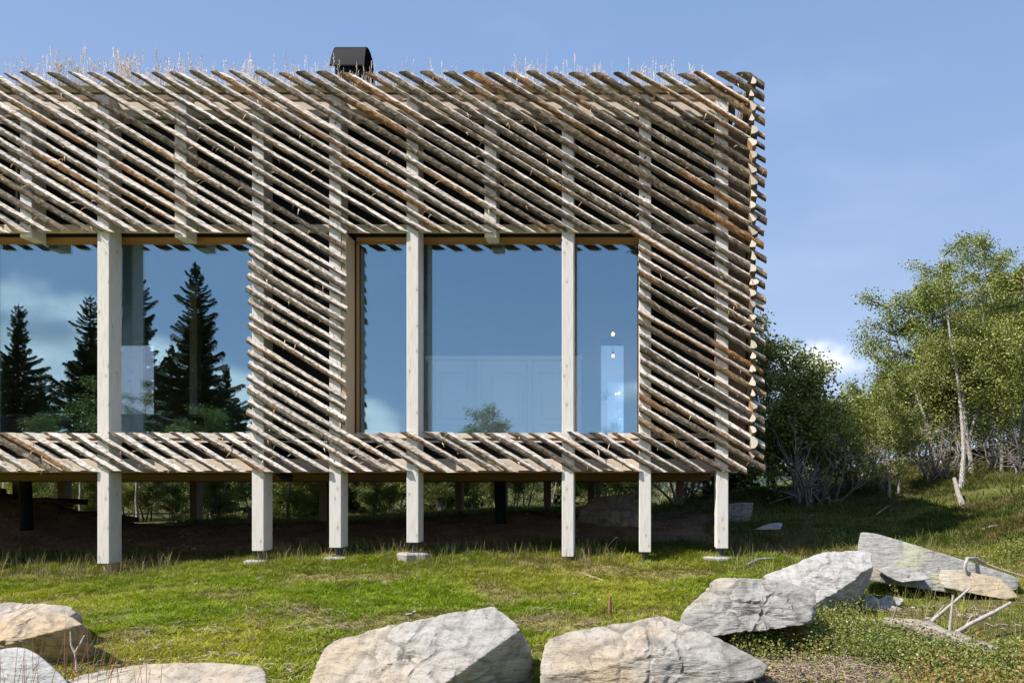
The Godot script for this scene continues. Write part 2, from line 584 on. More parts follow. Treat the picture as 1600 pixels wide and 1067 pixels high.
func seen(x: float, z: float, margin := 0.6) -> bool:
	var d := D - z
	return d > 3.2 and x > -VX * d / F - margin and x < (1600.0 - VX) * d / F + margin

func build_lawn() -> void:
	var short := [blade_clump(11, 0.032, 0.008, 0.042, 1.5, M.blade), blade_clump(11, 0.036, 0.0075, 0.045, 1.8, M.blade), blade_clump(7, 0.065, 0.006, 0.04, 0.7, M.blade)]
	var where := [[], [], []]
	var tint := [[], [], []]
	var count := 0
	for k in 150000:
		var d := pow(rng.randf(), 0.75) * 8.2 + 3.9
		var z := D - d
		var x := rng.randf_range(-VX - 60.0, 680.0) * d / F
		var shr := shrubby(x, z)
		if rng.randf() < soil(x, z) * 1.1 or rng.randf() < shr * 0.75 or rng.randf() < debris(x, z) * 0.9:
			continue
		if z < -1.6 and rng.randf() < 0.5: continue
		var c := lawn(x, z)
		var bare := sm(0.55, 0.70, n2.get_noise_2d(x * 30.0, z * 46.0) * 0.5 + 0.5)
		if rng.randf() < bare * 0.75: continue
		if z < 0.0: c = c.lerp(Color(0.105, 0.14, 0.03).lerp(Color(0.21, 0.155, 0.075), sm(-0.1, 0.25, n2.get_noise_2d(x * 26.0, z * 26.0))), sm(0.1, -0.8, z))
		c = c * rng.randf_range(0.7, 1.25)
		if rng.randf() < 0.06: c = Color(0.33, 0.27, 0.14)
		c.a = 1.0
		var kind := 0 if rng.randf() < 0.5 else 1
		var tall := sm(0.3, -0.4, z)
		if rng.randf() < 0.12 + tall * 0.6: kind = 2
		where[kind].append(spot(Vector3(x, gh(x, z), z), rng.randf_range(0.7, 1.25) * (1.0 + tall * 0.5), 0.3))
		tint[kind].append(c)
	for k in 3:
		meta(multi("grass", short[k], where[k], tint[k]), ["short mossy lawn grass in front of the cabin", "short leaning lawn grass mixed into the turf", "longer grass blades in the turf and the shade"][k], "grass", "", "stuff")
	# coarse grass on the slope behind, up to the wood
	var coarse := blade_clump(12, 0.09, 0.010, 0.13, 1.0, M.blade)
	var w0 := []
	var t0 := []
	for k in 26000:
		var z := -pow(rng.randf(), 0.8) * 10.5 - 1.0
		var x := rng.randf_range(-700.0, 700.0) * (D - z) / F
		if z > -6.4 and x < 1.4 or z > -4.0 and rng.randf() < 0.6: continue
		var c := Color(0.085, 0.11, 0.028).lerp(Color(0.25, 0.19, 0.08), rng.randf() * sm(-0.3, 0.3, n1.get_noise_2d(x * 20.0, z * 20.0)))
		if n2.get_noise_2d(x * 22.0, z * 22.0) > 0.12 and rng.randf() < 0.7: continue
		w0.append(spot(Vector3(x, gh(x, z), z), rng.randf_range(0.6, 1.3), 0.3))
		t0.append(c)
	meta(multi("grass", coarse, w0, t0), "coarse grass on the slope up to the wood", "grass", "", "stuff")
	# long bleached straws at the edge of the shade
	var straw := blade_clump(5, 0.24, 0.0045, 0.05, 0.35, M.straw, 1.1)
	var w2 := []
	var t2 := []
	for k in 950:
		var px := rng.randf_range(-20.0, 1180.0)
		var z := rng.randf_range(-1.1, 0.35)
		if n1.get_noise_2d(px * 0.35, z * 20.0) < -0.05: continue
		var x := (px - VX) * (D - z) / F
		w2.append(spot(Vector3(x, gh(x, z), z), rng.randf_range(0.45, 1.15), 0.25))
		t2.append(Color(0.13, 0.16, 0.04).lerp(Color(0.42, 0.33, 0.17), rng.randf()))
	for k in 1300:
		var x := rng.randf_range(1.2, 6.0)
		var z := rng.randf_range(-1.5, 3.6)
		w2.append(spot(Vector3(x, gh(x, z), z), rng.randf_range(0.4, 0.9), 0.4))
		t2.append(Color(0.14, 0.19, 0.03).lerp(Color(0.45, 0.36, 0.17), rng.randf()))
	meta(multi("tall_grass", straw, w2, t2), "long thin straws along the edge of the shade", "grass", "", "stuff")

func build_shrubs() -> void:
	var clump := [leaf_clump(30, 0.08, 0.021, M.leaf, 1.1, 0.7), leaf_clump(26, 0.085, 0.018, M.leaf, 1.3, 0.5)]
	var where := [[], []]
	var tint := [[], []]
	for k in 30000:
		var d := rng.randf_range(4.4, 13.5)
		var z := D - d
		var x := rng.randf_range(60.0, 690.0) * d / F
		var s := shrubby(x, z) * (1.0 - 0.85 * exp(-pow((x - 2.75) / 0.75, 2.0) - pow((z - 2.85) / 0.5, 2.0)))
		if absf(z - 2.6 - (x - 2.14) * 1.2) < 0.16 and x > 2.0 and x < 2.9: continue
		if z < -0.2: s = sm(2.0, 4.2, x) * sm(0.05, 0.35, n1.get_noise_2d(x * 18.0, z * 18.0) + 0.25 * sm(-3.0, -5.0, z)) * 0.9
		var patch := sm(-0.05, 0.2, n1.get_noise_2d(x * 34.0 + 300.0, z * 34.0))
		if rng.randf() > s * patch or rng.randf() < debris(x, z) * 0.97: continue
		var c := Color(0.11, 0.165, 0.03).lerp(Color(0.29, 0.28, 0.075), rng.randf())
		var red := n2.get_noise_2d(x * 40.0 + 55.0, z * 40.0)
		if rng.randf() < sm(0.1, 0.4, red) * 0.4 * sm(-0.5, 1.0, z): c = Color(0.30, 0.13, 0.06).lerp(Color(0.40, 0.27, 0.09), rng.randf())
		var kind := k % 2
		where[kind].append(spot(Vector3(x, gh(x, z) + rng.randf_range(0.01, 0.12) * s, z), rng.randf_range(0.7, 1.3), 0.5))
		tint[kind].append(c)
	meta(multi("bilberry_scrub", clump[0], where[0], tint[0]), "low bilberry scrub with reddening leaves right of the boulders", "shrubs", "", "stuff")
	meta(multi("heath_scrub", clump[1], where[1], tint[1]), "small leaved heath growing among the bilberry", "shrubs", "", "stuff")
	# litter of dry twigs and straw
	var s2 := st()
	for i in 7:
		var a := Vector3(rng.randf_range(-0.07, 0.07), 0.012, rng.randf_range(-0.07, 0.07))
		var b := a + Vector3(rng.randf_range(-0.09, 0.09), rng.randf_range(0.0, 0.03), rng.randf_range(-0.09, 0.09))
		tube(s2, [a, (a + b) * 0.5 + Vector3(0.008, 0.008, 0.0), b], [0.0028, 0.0026, 0.0016], 4, Color.WHITE, false)
	var twig := done(s2, M.straw)
	var w3 := []
	var t3 := []
	for k in 9000:
		var d := rng.randf_range(4.3, 7.0)
		var z := D - d
		var x := rng.randf_range(-900.0, 660.0) * d / F
		var q := debris(x, z) + 0.05 + 0.3 * shrubby(x, z) * sm(0.0, 0.3, n2.get_noise_2d(x * 40.0, z * 40.0))
		if rng.randf() > q: continue
		w3.append(spot(Vector3(x, gh(x, z) + 0.006, z), rng.randf_range(0.6, 1.3), 0.2))
		t3.append(Color(0.19, 0.13, 0.09).lerp(Color(0.46, 0.38, 0.29), rng.randf()))
	meta(multi("twig_litter", twig, w3, t3), "dry twigs and straw littering the ground", "twigs", "", "stuff")
	# small stones in the turf
	var pebble := SphereMesh.new()
	pebble.radius = 0.02
	pebble.height = 0.028
	pebble.radial_segments = 7
	pebble.rings = 4
	pebble.material = M.straw
	var w4 := []
	var t4 := []
	for k in 700:
		var d := rng.randf_range(4.6, 13.0)
		var z := D - d
		var x := rng.randf_range(-VX, 640.0) * d / F
		if n1.get_noise_2d(x * 45.0 + 11.0, z * 45.0) < 0.12: continue
		var t := spot(Vector3(x, gh(x, z) + 0.006, z), rng.randf_range(0.3, 1.3), 0.4)
		w4.append(t * Transform3D(Basis.from_scale(Vector3(1.5, 0.7, 1.0)), Vector3.ZERO))
		t4.append(Color(0.5, 0.48, 0.45) * rng.randf_range(0.5, 1.0))
	meta(multi("pebbles", pebble, w4, t4), "small pale stones scattered in the turf", "pebbles", "", "stuff")

# ---------------------------------------------------------------- the cabin
func slat_mesh(p0: Vector3, p1: Vector3, u: Vector3, w: Vector3, c0: float, c1: float, look: int, sz := 1.0, warm := 0.0) -> ArrayMesh:
	# p0 upper end, p1 lower end on the back plane; u across (up), w outward; c0, c1 skew the end cuts
	var e := (p1 - p0).normalized()
	var ln := (p1 - p0).length()
	var rings := maxi(4, int(ln / 0.036))
	var a := 0.036 * sz * rng.randf_range(0.85, 1.15)
	var rr := 0.058 * sz * rng.randf_range(0.85, 1.15)
	var t := rng.randf_range(0.38, 0.85)
	var sd := rng.randf() * 900.0
	var prof := []
	var nsplit := 3
	if look == 0:      # split face up and out, bark below
		var b := Vector2(rr * cos(t), a - rr * sin(t))
		prof = [Vector2(0.0, a), Vector2(0.0, a).lerp(b, 0.5), b]
		for k in range(1, 6):
			var q := k / 5.0
			prof.append(b.lerp(Vector2(rr * 1.2, -a * 1.15), q).lerp(Vector2(rr * 1.2, -a * 1.15).lerp(Vector2(0, -a), q), q))
	else:              # round side out
		nsplit = 1
		for k in 8:
			var an := PI * (0.5 - k / 7.0)
			prof.append(Vector2(rr * 0.9 * cos(an), a * 1.08 * sin(an)))
	var np := prof.size()
	var bend := rng.randf_range(-0.012, 0.012)
	var bow := rng.randf_range(0.0, 0.006)
	var grid := []
	var cb := []
	var cs := []
	var grey := Color(0.15, 0.122, 0.096).lerp(Color(0.27, 0.23, 0.185), rng.randf()).lerp(Color(0.33, 0.245, 0.165), warm * rng.randf_range(0.0, 0.6))
	var orange := Color(0.46, 0.235, 0.10).lerp(Color(0.38, 0.27, 0.17), rng.randf())
	var peel := rng.randf_range(0.05, 0.75) - warm * 0.15
	var pale := Color(0.64, 0.61, 0.575).lerp(Color(0.50, 0.455, 0.405), rng.randf())
	for i in rings + 1:
		var f := float(i) / rings
		var s := f * ln
		var th := 1.0 + 0.16 * n1.get_noise_2d(s * 70.0 + sd, sd) + (0.14 * (0.5 - f))
		var off := u * (bend * sin(f * PI) + 0.012 * n1.get_noise_2d(s * 45.0 + sd, 70.0 + sd)) + w * (bow * sin(f * PI * 2.0) + 0.004)
		var cc := lerpf(c0, c1, f)
		var row := []
		for k in np:
			var q: Vector2 = prof[k] * th
			var rough := 0.0
			if k >= nsplit - 1 and k < np - 1 and k > 0:
				rough = 0.013 * n2.get_noise_3d(s * 420.0 + sd, k * 60.0, sd)
			var v := p0 + e * (s + q.y * cc) + off + u * (q.y + rough * signf(q.y)) + w * maxf(q.x + rough, 0.0)
			row.append(v)
		grid.append(row)
		var pe := sm(peel - 0.12, peel + 0.12, n1.get_noise_2d(s * 40.0 + sd * 3.0, sd * 1.7) * 1.3)
		cb.append(grey.lerp(orange, pe * 0.85))
		cs.append(pale * (1.0 + 0.35 * n1.get_noise_2d(s * 60.0, sd * 2.2)))
	var am := ArrayMesh.new()
	for part in 2:
		if part == 0 and nsplit < 2: continue
		var k0 := 0 if part == 0 else nsplit - 1
		var k1 := nsplit - 1 if part == 0 else np - 1
		var s2 := st()
		s2.set_smooth_group(0)
		for i in rings:
			for k in range(k0, k1):
				for q in [[i, k], [i + 1, k], [i + 1, k + 1], [i, k], [i + 1, k + 1], [i, k + 1]]:
					var sp := n2.get_noise_3d(q[0] * 41.0 + sd, q[1] * 47.0, sd * 1.3)
					s2.set_color(cs[q[0]] * (1.0 + 0.3 * sp) if part == 0 else cb[q[0]] * (1.0 + 0.95 * sp) + Color(0.16, 0.145, 0.12) * sm(0.22, 0.42, sp))
					s2.set_uv(Vector2(ln * q[0] / rings + sd, float(q[1]) / np * 0.5 + sd))
					s2.add_vertex(grid[q[0]][q[1]])
		if part == 1:
			s2.set_smooth_group(-1)
			for i in rings:   # the back
				for q in [[i, np - 1], [i + 1, np - 1], [i + 1, 0], [i, np - 1], [i + 1, 0], [i, 0]]:
					s2.set_color(cb[q[0]])
					s2.set_uv(Vector2(ln * q[0] / rings, 0.3))
					s2.add_vertex(grid[q[0]][q[1]])
			# bark curls and splinters
			for z in rng.randi_range(0, int(1.0 + ln * 2.6)):
				var i := rng.randi_range(1, rings - 1)
				var k := rng.randi_range(nsplit, np - 2)
				var b: Vector3 = grid[i][k]
				var dd := (e * rng.randf_range(-1.0, 1.0) - u * rng.randf_range(0.0, 1.2) + w * rng.randf_range(0.15, 0.8)).normalized()
				var l := rng.randf_range(0.03, 0.11)
				var sidev := dd.cross(w + u * 0.3).normalized() * rng.randf_range(0.002, 0.006)
				var m1 := b + dd * l * 0.5 + w * 0.012
				var m2 := b + dd * l - u * l * 0.25
				s2.set_color([Color(0.5, 0.42, 0.33), Color(0.38, 0.22, 0.11), Color(0.09, 0.075, 0.06)][z % 3])
				for q in [[b - sidev, m1 - sidev, m1 + sidev], [b - sidev, m1 + sidev, b + sidev], [m1 - sidev, m2, m1 + sidev]]:
					s2.set_uv(Vector2(0.3, 0.3))
					tri(s2, q[0], q[1], q[2])
			# a few knots left on the bark
			for z in int(ln * 2.5):
				var i := rng.randi_range(1, rings - 1)
				var k := rng.randi_range(nsplit, np - 2)
				var b: Vector3 = grid[i][k]
				var r := rng.randf_range(0.006, 0.013)
				var out := (w + u * rng.randf_range(-0.6, 0.2)).normalized()
				s2.set_color(Color(0.36, 0.29, 0.22) if z % 2 else Color(0.08, 0.065, 0.055))
				var top := b + out * 0.009
				var ring := [b + e * r, b + u * r * 0.7, b - e * r, b - u * r * 0.7]
				for q in 4:
					s2.set_uv(Vector2(0.3, 0.3))
					tri(s2, top, ring[(q + 1) % 4], ring[q])
		done(s2, M.split if part == 0 else M.bark, am)
	var s3 := st()
	s3.set_smooth_group(-1)
	for i in [0, rings]:
		var row: Array = grid[i]
		for k in range(1, np - 1):
			if i == 0: tri(s3, row[0], row[k], row[k + 1])
			else: tri(s3, row[0], row[k + 1], row[k])
	done(s3, M.end_grain, am)
	return am

func build_slats() -> void:
	var u := Vector3(sin(ANG), cos(ANG), 0)
	var w := Vector3(0, 0, 1)
	var horiz := cos(ANG) / sin(ANG)
	var vert := -tan(ANG)
	var pitch := 19.35
	var xl := -70.0
	var xr := 1197.0
	for n in range(-2, 90):
		# pole line in the façade: py = py0 + SLOPE * px
		var py0 := 117.0 - SLOPE * xr + (n * pitch) + rng.randf_range(-2.4, 2.4)
		var cuts := []
		var inside := false
		var start := 0.0
		var start_cut := 0
		var px := xl
		var prev := [false, 0]
		while px <= xr + 1.0:
			var py := py0 + SLOPE * px
			var ok := py > 116.0 and py < 737.0 and px <= xr
			if ok and py > 364.0 and py < 676.0:
				if px < 390.0 or (px > 541.0 and px < 999.0): ok = false
			if ok and not inside:
				inside = true
				start = px
				start_cut = 1 if px < xl + 2.0 or (absf(px - 390.0) < 2.0 or absf(px - 999.0) < 2.0) and py > 366.0 and py < 674.0 else 0
			elif inside and not ok:
				inside = false
				var pe := px - 1.0
				var ye := py0 + SLOPE * pe
				var end_cut := 1 if pe > xr - 30.0 or (absf(pe - 541.0) < 2.5 and ye > 366.0 and ye < 674.0) else 0
				cuts.append([start, pe, start_cut, end_cut])
			px += 1.0
		for c in cuts:
			if c[1] - c[0] < 9.0: continue
			var s0: float = c[0] + rng.randf_range(-2.5, 1.5)
			var s1: float = c[1] + (rng.randf_range(-1.5, 2.0) if c[1] < xr - 2.0 else rng.randf_range(-5.0, 1.0))
			var p0 := Vector3(fx(s0), fy(py0 + SLOPE * s0), 0.002)
			var p1 := Vector3(fx(s1), fy(py0 + SLOPE * s1 + (rng.randf_range(-1.0, 1.0) * minf(4.0, (s1 - s0) * 0.02) if c[3] else 0.0)), 0.002)
			var round_chance := 0.06 + 0.45 * sm(450.0, 1150.0, s0)
			var look := 1 if rng.randf() < round_chance else 0
			put("slat", slat_mesh(p0, p1, u, w, vert if c[2] else horiz, vert if c[3] else horiz, look, rng.randf_range(0.88, 1.2), sm(500.0, 1150.0, s0)), cabin)
	# the poles of the end wall, woven between the front ones
	var xe := fx(1171.0)
	var u2 := Vector3(0, cos(ANG), -sin(ANG))
	var w2 := Vector3(1, 0, 0)
	var e2 := Vector3(0, -sin(ANG), -cos(ANG))
	for n in range(1, 32):
		var py := 117.0 - SLOPE * xr + (n + 0.5) * pitch + SLOPE * 1180.0
		var y := fy(py) + 0.01
		if y < 1.2: continue
		var p0 := Vector3(xe + rng.randf_range(-0.008, 0.012), y + 0.03, 0.075 + rng.randf_range(-0.02, 0.03))
		var ln := minf(6.9 / cos(ANG), (y - 1.18) / sin(ANG))
		var roll := rng.randf_range(-0.7, 0.5)
		put("end_slat", slat_mesh(p0, p0 + e2 * ln, u2.rotated(e2, roll), w2.rotated(e2, roll), vert * rng.randf_range(0.2, 1.0), horiz if ln < 6.0 else vert, rng.randi_range(0, 1), rng.randf_range(1.0, 1.55)), cabin)
	for n in range(1, 36):   # upper rear part of the end wall, starting at the eaves
		var z := -n * pitch / SLOPE * PX * 0.995
		if z < -6.6: break
		var p0 := Vector3(xe, fy(117.0), z)
		var ln := minf((6.85 + z) / cos(ANG), 4.5 / sin(ANG))
		if ln < 0.2: continue
		put("end_slat", slat_mesh(p0, p0 + e2 * ln, u2, w2, horiz, vert, rng.randi_range(0, 1), 1.2), cabin)
	# the skirt of the rear wall, its ragged lower edge showing under the floor
	for n in 62:
		var x := -13.0 + n * 0.2434
		var p0 := Vector3(x, 1.62, -7.04)
		put("rear_slat", slat_mesh(p0, p0 + Vector3(0.80, -0.47, 0), Vector3(sin(ANG), cos(ANG), 0), Vector3(0, 0, -1), horiz, horiz, 1, 1.0), cabin)

func build_cabin() -> void:
	cabin = thing("cabin", Vector3.ZERO, "timber cabin raised on posts and clad in slanting split poles", "cabin")
	var pd := 0.228
	var left := -13.4
	var right := 1.183
	var top := fy(148.0)
	# front posts
	var faces := [[1120, 857, 869], [999, 863, 877], [878, 870, 886], [757, 371, 0], [635, 848, 863], [514, 856, 869], [393, 861, 874], [272, 371, 0], [151, 881, 896], [30, 371, 0], [-91, 880, 895]]
	for f in faces:
		var x0 := fx(f[0])
		var low := fy(f[1])
		if f[2] == 0:
			box_part("hanger", Vector3(x0, low, -pd), Vector3(x0 + 0.138, top, 0), M.post, cabin, 0.005)
			continue
		var p := box_part("post", Vector3(x0, low, -pd), Vector3(x0 + 0.138, top, 0), M.post, cabin, 0.005)
		# bolt heads up the face
		for k in 5:
			var s := st()
			var c := Vector3(x0 + 0.07 + rng.randf_range(-0.02, 0.02), rng.randf_range(4.1, 5.3), 0.0)
			tube(s, [c + Vector3(0, 0, -0.01), c + Vector3(0, 0, 0.003)], [0.011, 0.011], 8)
			put("bolt", done(s, M.frame_dark), p)
		var gx := x0 + 0.069
		var gy := gh(gx, -0.11)
		var fb := minf(fy(f[2], -0.11), low - 0.05)
		if f[0] == 878 or f[0] == 151:
			box_part("foot_block", Vector3(gx - 0.045, minf(gy, fb) - 0.15, -0.16), Vector3(gx + 0.045, low - 0.002, -0.07), M.post_warm, p, 0.004)
		else:
			var s := st()
			tube(s, [Vector3(gx, fb - 0.05, -0.11), Vector3(gx, low - 0.012, -0.11)], [0.032, 0.032], 14)
			s.set_smooth_group(-1)
			box(s, Vector3(gx - 0.065, low - 0.014, -0.18), Vector3(gx + 0.065, low - 0.002, -0.04))
			box(s, Vector3(gx - 0.06, fb, -0.17), Vector3(gx + 0.06, fb + 0.012, -0.05))
			put("steel_foot", done(s, M.steel), p)
			s = st()
			slab(s, Vector3(gx - 0.02, (fb + gy - 0.12) * 0.5, -0.10), Vector3(0.19 if f[0] == 635 or f[0] == 1120 else 0.15, maxf(0.06, (fb - gy + 0.12) * 0.5), 0.16), f[0])
			put("footing", done(s, M.concrete), p)
	# rear and middle posts
	var bz := -6.8
	for k in [0, 2, 3, 4, 5, 8, 11, 14]:
		var x0 := fx(1062.0 - 69.2 * k - 5.0, bz)
		var gy := gh(x0, bz - 0.1)
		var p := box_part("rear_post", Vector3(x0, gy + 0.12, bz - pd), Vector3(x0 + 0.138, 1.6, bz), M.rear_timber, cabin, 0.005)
		var s := st()
		tube(s, [Vector3(x0 + 0.07, gy - 0.1, bz - 0.11), Vector3(x0 + 0.07, gy + 0.125, bz - 0.11)], [0.03, 0.03], 10)
		put("steel_foot", done(s, M.steel), p)
	for q in [[18.0, -4.6], [498.0, -4.6]]:
		var x0 := fx(q[0], q[1])
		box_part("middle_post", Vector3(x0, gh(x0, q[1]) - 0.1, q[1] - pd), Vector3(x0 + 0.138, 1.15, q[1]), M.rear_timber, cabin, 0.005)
	# black service ducts under the floor
	for q in [[41.0, -3.2, 0.085], [783.0, -3.4, 0.085]]:
		var b := Vector3(fx(q[0], q[1]), 0, q[1])
		var s := st()
		tube(s, [Vector3(b.x, gh(b.x, b.z) - 0.1, b.z), Vector3(b.x - 0.03, 1.16, b.z)], [q[2], q[2]], 18)
		put("service_duct", done(s, M.black_metal), cabin)
	var s0 := st()
	var pb := at(432, 728, -0.35)
	tube(s0, [pb + Vector3(0, 0.15, 0), pb, pb + Vector3(0.02, -0.07, 0.0), pb + Vector3(0.06, -0.12, -0.02), pb + Vector3(0.14, -0.145, -0.04), pb + Vector3(0.17, -0.15, -0.05)], [0.04, 0.04, 0.04, 0.04, 0.04, 0.04], 14)
	put("drain_bend", done(s0, M.black_metal), cabin)
	# boards behind the poles
	var z0 := -0.24
	var fp := func(called: String, x0: float, x1: float, py0: float, py1: float, za: float, zb: float, m: Material, bev := 0.003) -> void:
		box_part(called, Vector3(x0, fy(py1, zb), za), Vector3(x1, fy(py0, zb), zb), m, cabin, bev)
	box_part("eaves_board", Vector3(left, fy(147.5), -0.226), Vector3(1.36, fy(134.0), -0.13), M.brown_board, cabin, 0.004)
	fp.call("fascia_panel", left, 1.2, 149.0, 182.0, -0.2, -0.14, M.board)
	fp.call("drip_flashing", left, 1.18, 187.0, 189.3, -0.29, z0 + 0.02, M.flashing, 0.001)
	fp.call("head_rail", left, 1.18, 350.5, 363.0, -0.28, z0 + 0.004, M.board)
	fp.call("sill_rail", left, 1.18, 677.0, 684.5, -0.30, z0 + 0.004, M.board)
	fp.call("sill_flashing", left, 1.18, 689.0, 691.0, -0.29, z0 + 0.02, M.flashing, 0.001)
	fp.call("bottom_rail", left, 1.18, 717.0, 735.5, -0.28, z0 + 0.004, M.board)
	# membrane wall with the window openings left free
	var wx := [left, fx(392.0), fx(541.0), fx(1000.0), 1.18]
	var wt := fy(371.0, -0.3)
	var wb := fy(692.0, -0.3)
	box_part("membrane_wall", Vector3(left, wt, -0.42), Vector3(1.18, 5.42, -0.292), M.membrane, cabin, 0.0)
	box_part("membrane_wall", Vector3(left, 1.15, -0.42), Vector3(1.18, wb, -0.302), M.membrane, cabin, 0.0)
	box_part("membrane_wall", Vector3(wx[1], wb, -0.42), Vector3(wx[2] - 0.06, wt, -0.292), M.membrane, cabin, 0.0)
	box_part("membrane_wall", Vector3(wx[3], wb, -0.42), Vector3(1.18, wt, -0.292), M.membrane, cabin, 0.0)
	# jamb lining left of the bedroom window
	box_part("jamb_board", Vector3(wx[2] - 0.055, wb, -0.288), Vector3(wx[2] - 0.004, fy(364.0), -0.004), M.post_warm, cabin, 0.003)
	# corner boards and the end wall
	box_part("corner_board", Vector3(1.19, 1.17, -0.2), Vector3(1.405, fy(186.0), -0.155), M.brown_board, cabin, 0.003)
	for k in 12:
		var yk := 1.17 + k * 0.35
		box_part("end_board", Vector3(1.3, yk, -6.6), Vector3(1.345, yk + 0.342, -0.205), M.brown_board, cabin, 0.003)
	for k in 5:
		var zz := -0.9 - k * 1.42
		box_part("end_stud", Vector3(1.347, 1.16, zz - 0.138), Vector3(fx(1171.0) - 0.004, 5.5, zz), M.post, cabin, 0.004)
	# roof, floor, rear wall
	box_part("roof", Vector3(left, 5.45, -6.95), Vector3(1.3, 5.60, -0.30), M.brown_board, cabin, 0.0)
	box_part("floor_slab", Vector3(left, 1.152, -6.75), Vector3(1.19, 1.55, -0.425), M.underside, cabin, 0.0)
	box_part("edge_beam", Vector3(left, 1.145, -0.29), Vector3(1.19, 1.172, -0.02), M.underside, cabin, 0.003)
	for k in 5:
		box_part("floor_joist", Vector3(left, 1.06, -1.8 - k * 1.2), Vector3(1.15, 1.15, -1.66 - k * 1.2), M.underside, cabin, 0.003)
	var rear := [[left, -10.5, 1.55, 5.45], [-9.45, -0.7, 1.55, 5.45], [0.02, 1.29, 1.55, 5.45], [-10.5, -9.45, 3.9, 5.45], [-0.7, 0.02, 3.9, 5.45]]
	for r in rear:
		box_part("rear_wall", Vector3(r[0], r[2], -6.7), Vector3(r[1], r[3], -6.5), M.wall_in, cabin, 0.0)
	box_part("end_wall_left", Vector3(left - 0.2, 1.55, -6.7), Vector3(left, 5.45, -0.3), M.wall_in, cabin, 0.0)
	box_part("inner_wall", Vector3(1.05, 1.55, -6.49), Vector3(1.18, 4.6, -0.43), M.wall_in, cabin, 0.0)
	box_part("inner_wall", Vector3(-4.2, 1.55, -6.49), Vector3(-3.9, 4.6, -0.43), M.wall_in, cabin, 0.0)
	box_part("inner_wall", Vector3(-3.89, 1.55, -4.4), Vector3(-0.45, 4.6, -4.25), M.wall_in, cabin, 0.0)
	box_part("inner_wall", Vector3(-0.06, 1.55, -4.4), Vector3(1.04, 4.6, -4.25), M.wall_in, cabin, 0.0)
	box_part("inner_wall", Vector3(-0.45, 3.55, -4.4), Vector3(-0.06, 4.6, -4.25), M.wall_in, cabin, 0.0)
	box_part("ceiling", Vector3(left, 4.6, -6.49), Vector3(1.19, 4.7, -0.43), M.wall_in, cabin, 0.0)
	box_part("interior_post", Vector3(-7.9, 1.551, -5.1), Vector3(-7.76, 4.6, -4.96), M.post, cabin, 0.004)
	# windows
	window("window", wx[2] + 0.01, wx[3] + 0.02, [fx(645.0, -0.3), fx(889.0, -0.3)], wb, wt)
	window("window", left + 0.1, wx[1] + 0.02, [fx(-320.0, -0.3), fx(162.0, -0.3)], wb, wt)
	window("rear_window", -10.48, -9.47, [], 1.56, 3.88, -6.56)
	window("rear_window", -0.68, 0.0, [], 1.56, 3.88, -6.56)
	build_slats()
	build_roof()

func slab(s: SurfaceTool, c: Vector3, h: Vector3, sd: float) -> void:
	# a rough cast pad
	s.set_smooth_group(-1)
	var n := 11
	var rim := []
	for k in n:
		var an := TAU * k / n
		var r := 1.0 + 0.16 * sin(k * 2.3 + sd) + 0.1 * sin(k * 5.1 + sd * 2.0)
		rim.append(Vector3(cos(an) * h.x * r, 0, sin(an) * h.z * r))
	for k in n:
		var a: Vector3 = rim[k]
		var b: Vector3 = rim[(k + 1) % n]
		face(s, [c + a + Vector3(0, h.y * 0.8, 0), c + b + Vector3(0, h.y * 0.8, 0), c + b - Vector3(0, h.y, 0), c + a - Vector3(0, h.y, 0)], c)
		face(s, [c + a + Vector3(0, h.y * 0.8, 0), c + b + Vector3(0, h.y * 0.8, 0), c + b * 0.8 + Vector3(0, h.y, 0), c + a * 0.8 + Vector3(0, h.y, 0)], c)
		face(s, [c + a * 0.8 + Vector3(0, h.y, 0), c + b * 0.8 + Vector3(0, h.y, 0), c + Vector3(0, h.y * 1.03, 0)], c)

func window(called: String, x0: float, x1: float, mull: Array, y0: float, y1: float, zc := -0.325) -> void:
	var s := st()
	var fw := 0.034
	var za := zc - 0.04
	var zb := zc + 0.035
	box(s, Vector3(x0, y1 - 0.055, za), Vector3(x1, y1, zb), 0.004)
	box(s, Vector3(x0, y1 - 0.075, za + 0.01), Vector3(x1, y1 - 0.0565, zb - 0.018), 0.003)
	box(s, Vector3(x0, y0, za), Vector3(x1, y0 + 0.055, zb), 0.004)
	box(s, Vector3(x0, y0 + 0.0565, za), Vector3(x0 + fw, y1 - 0.0765, zb), 0.004)
	box(s, Vector3(x1 - fw, y0 + 0.0565, za), Vector3(x1, y1 - 0.0765, zb), 0.004)
	var frame := put(called, done(s, M.pine), cabin)
	var edges := [x0 + fw]
	for m in mull:
		edges.append(m - 0.055); edges.append(m + 0.055)
		box_part("mullion", Vector3(m - 0.055, y0 + 0.0565, za), Vector3(m + 0.055, y1 - 0.0765, zb - 0.01), M.pine, frame, 0.004)
	edges.append(x1 - fw)
	for k in range(0, edges.size(), 2):
		box_part("gasket", Vector3(edges[k] + 0.001, y0 + 0.057, zc - 0.006), Vector3(edges[k] + 0.011, y1 - 0.077, zc + 0.015), M.frame_dark, frame, 0.0)
		box_part("gasket", Vector3(edges[k + 1] - 0.011, y0 + 0.057, zc - 0.006), Vector3(edges[k + 1] - 0.001, y1 - 0.077, zc + 0.015), M.frame_dark, frame, 0.0)
		box_part("pane", Vector3(edges[k] + 0.012, y0 + 0.058, zc - 0.012), Vector3(edges[k + 1] - 0.012, y1 - 0.078, zc + 0.006), M.glass, frame, 0.0)

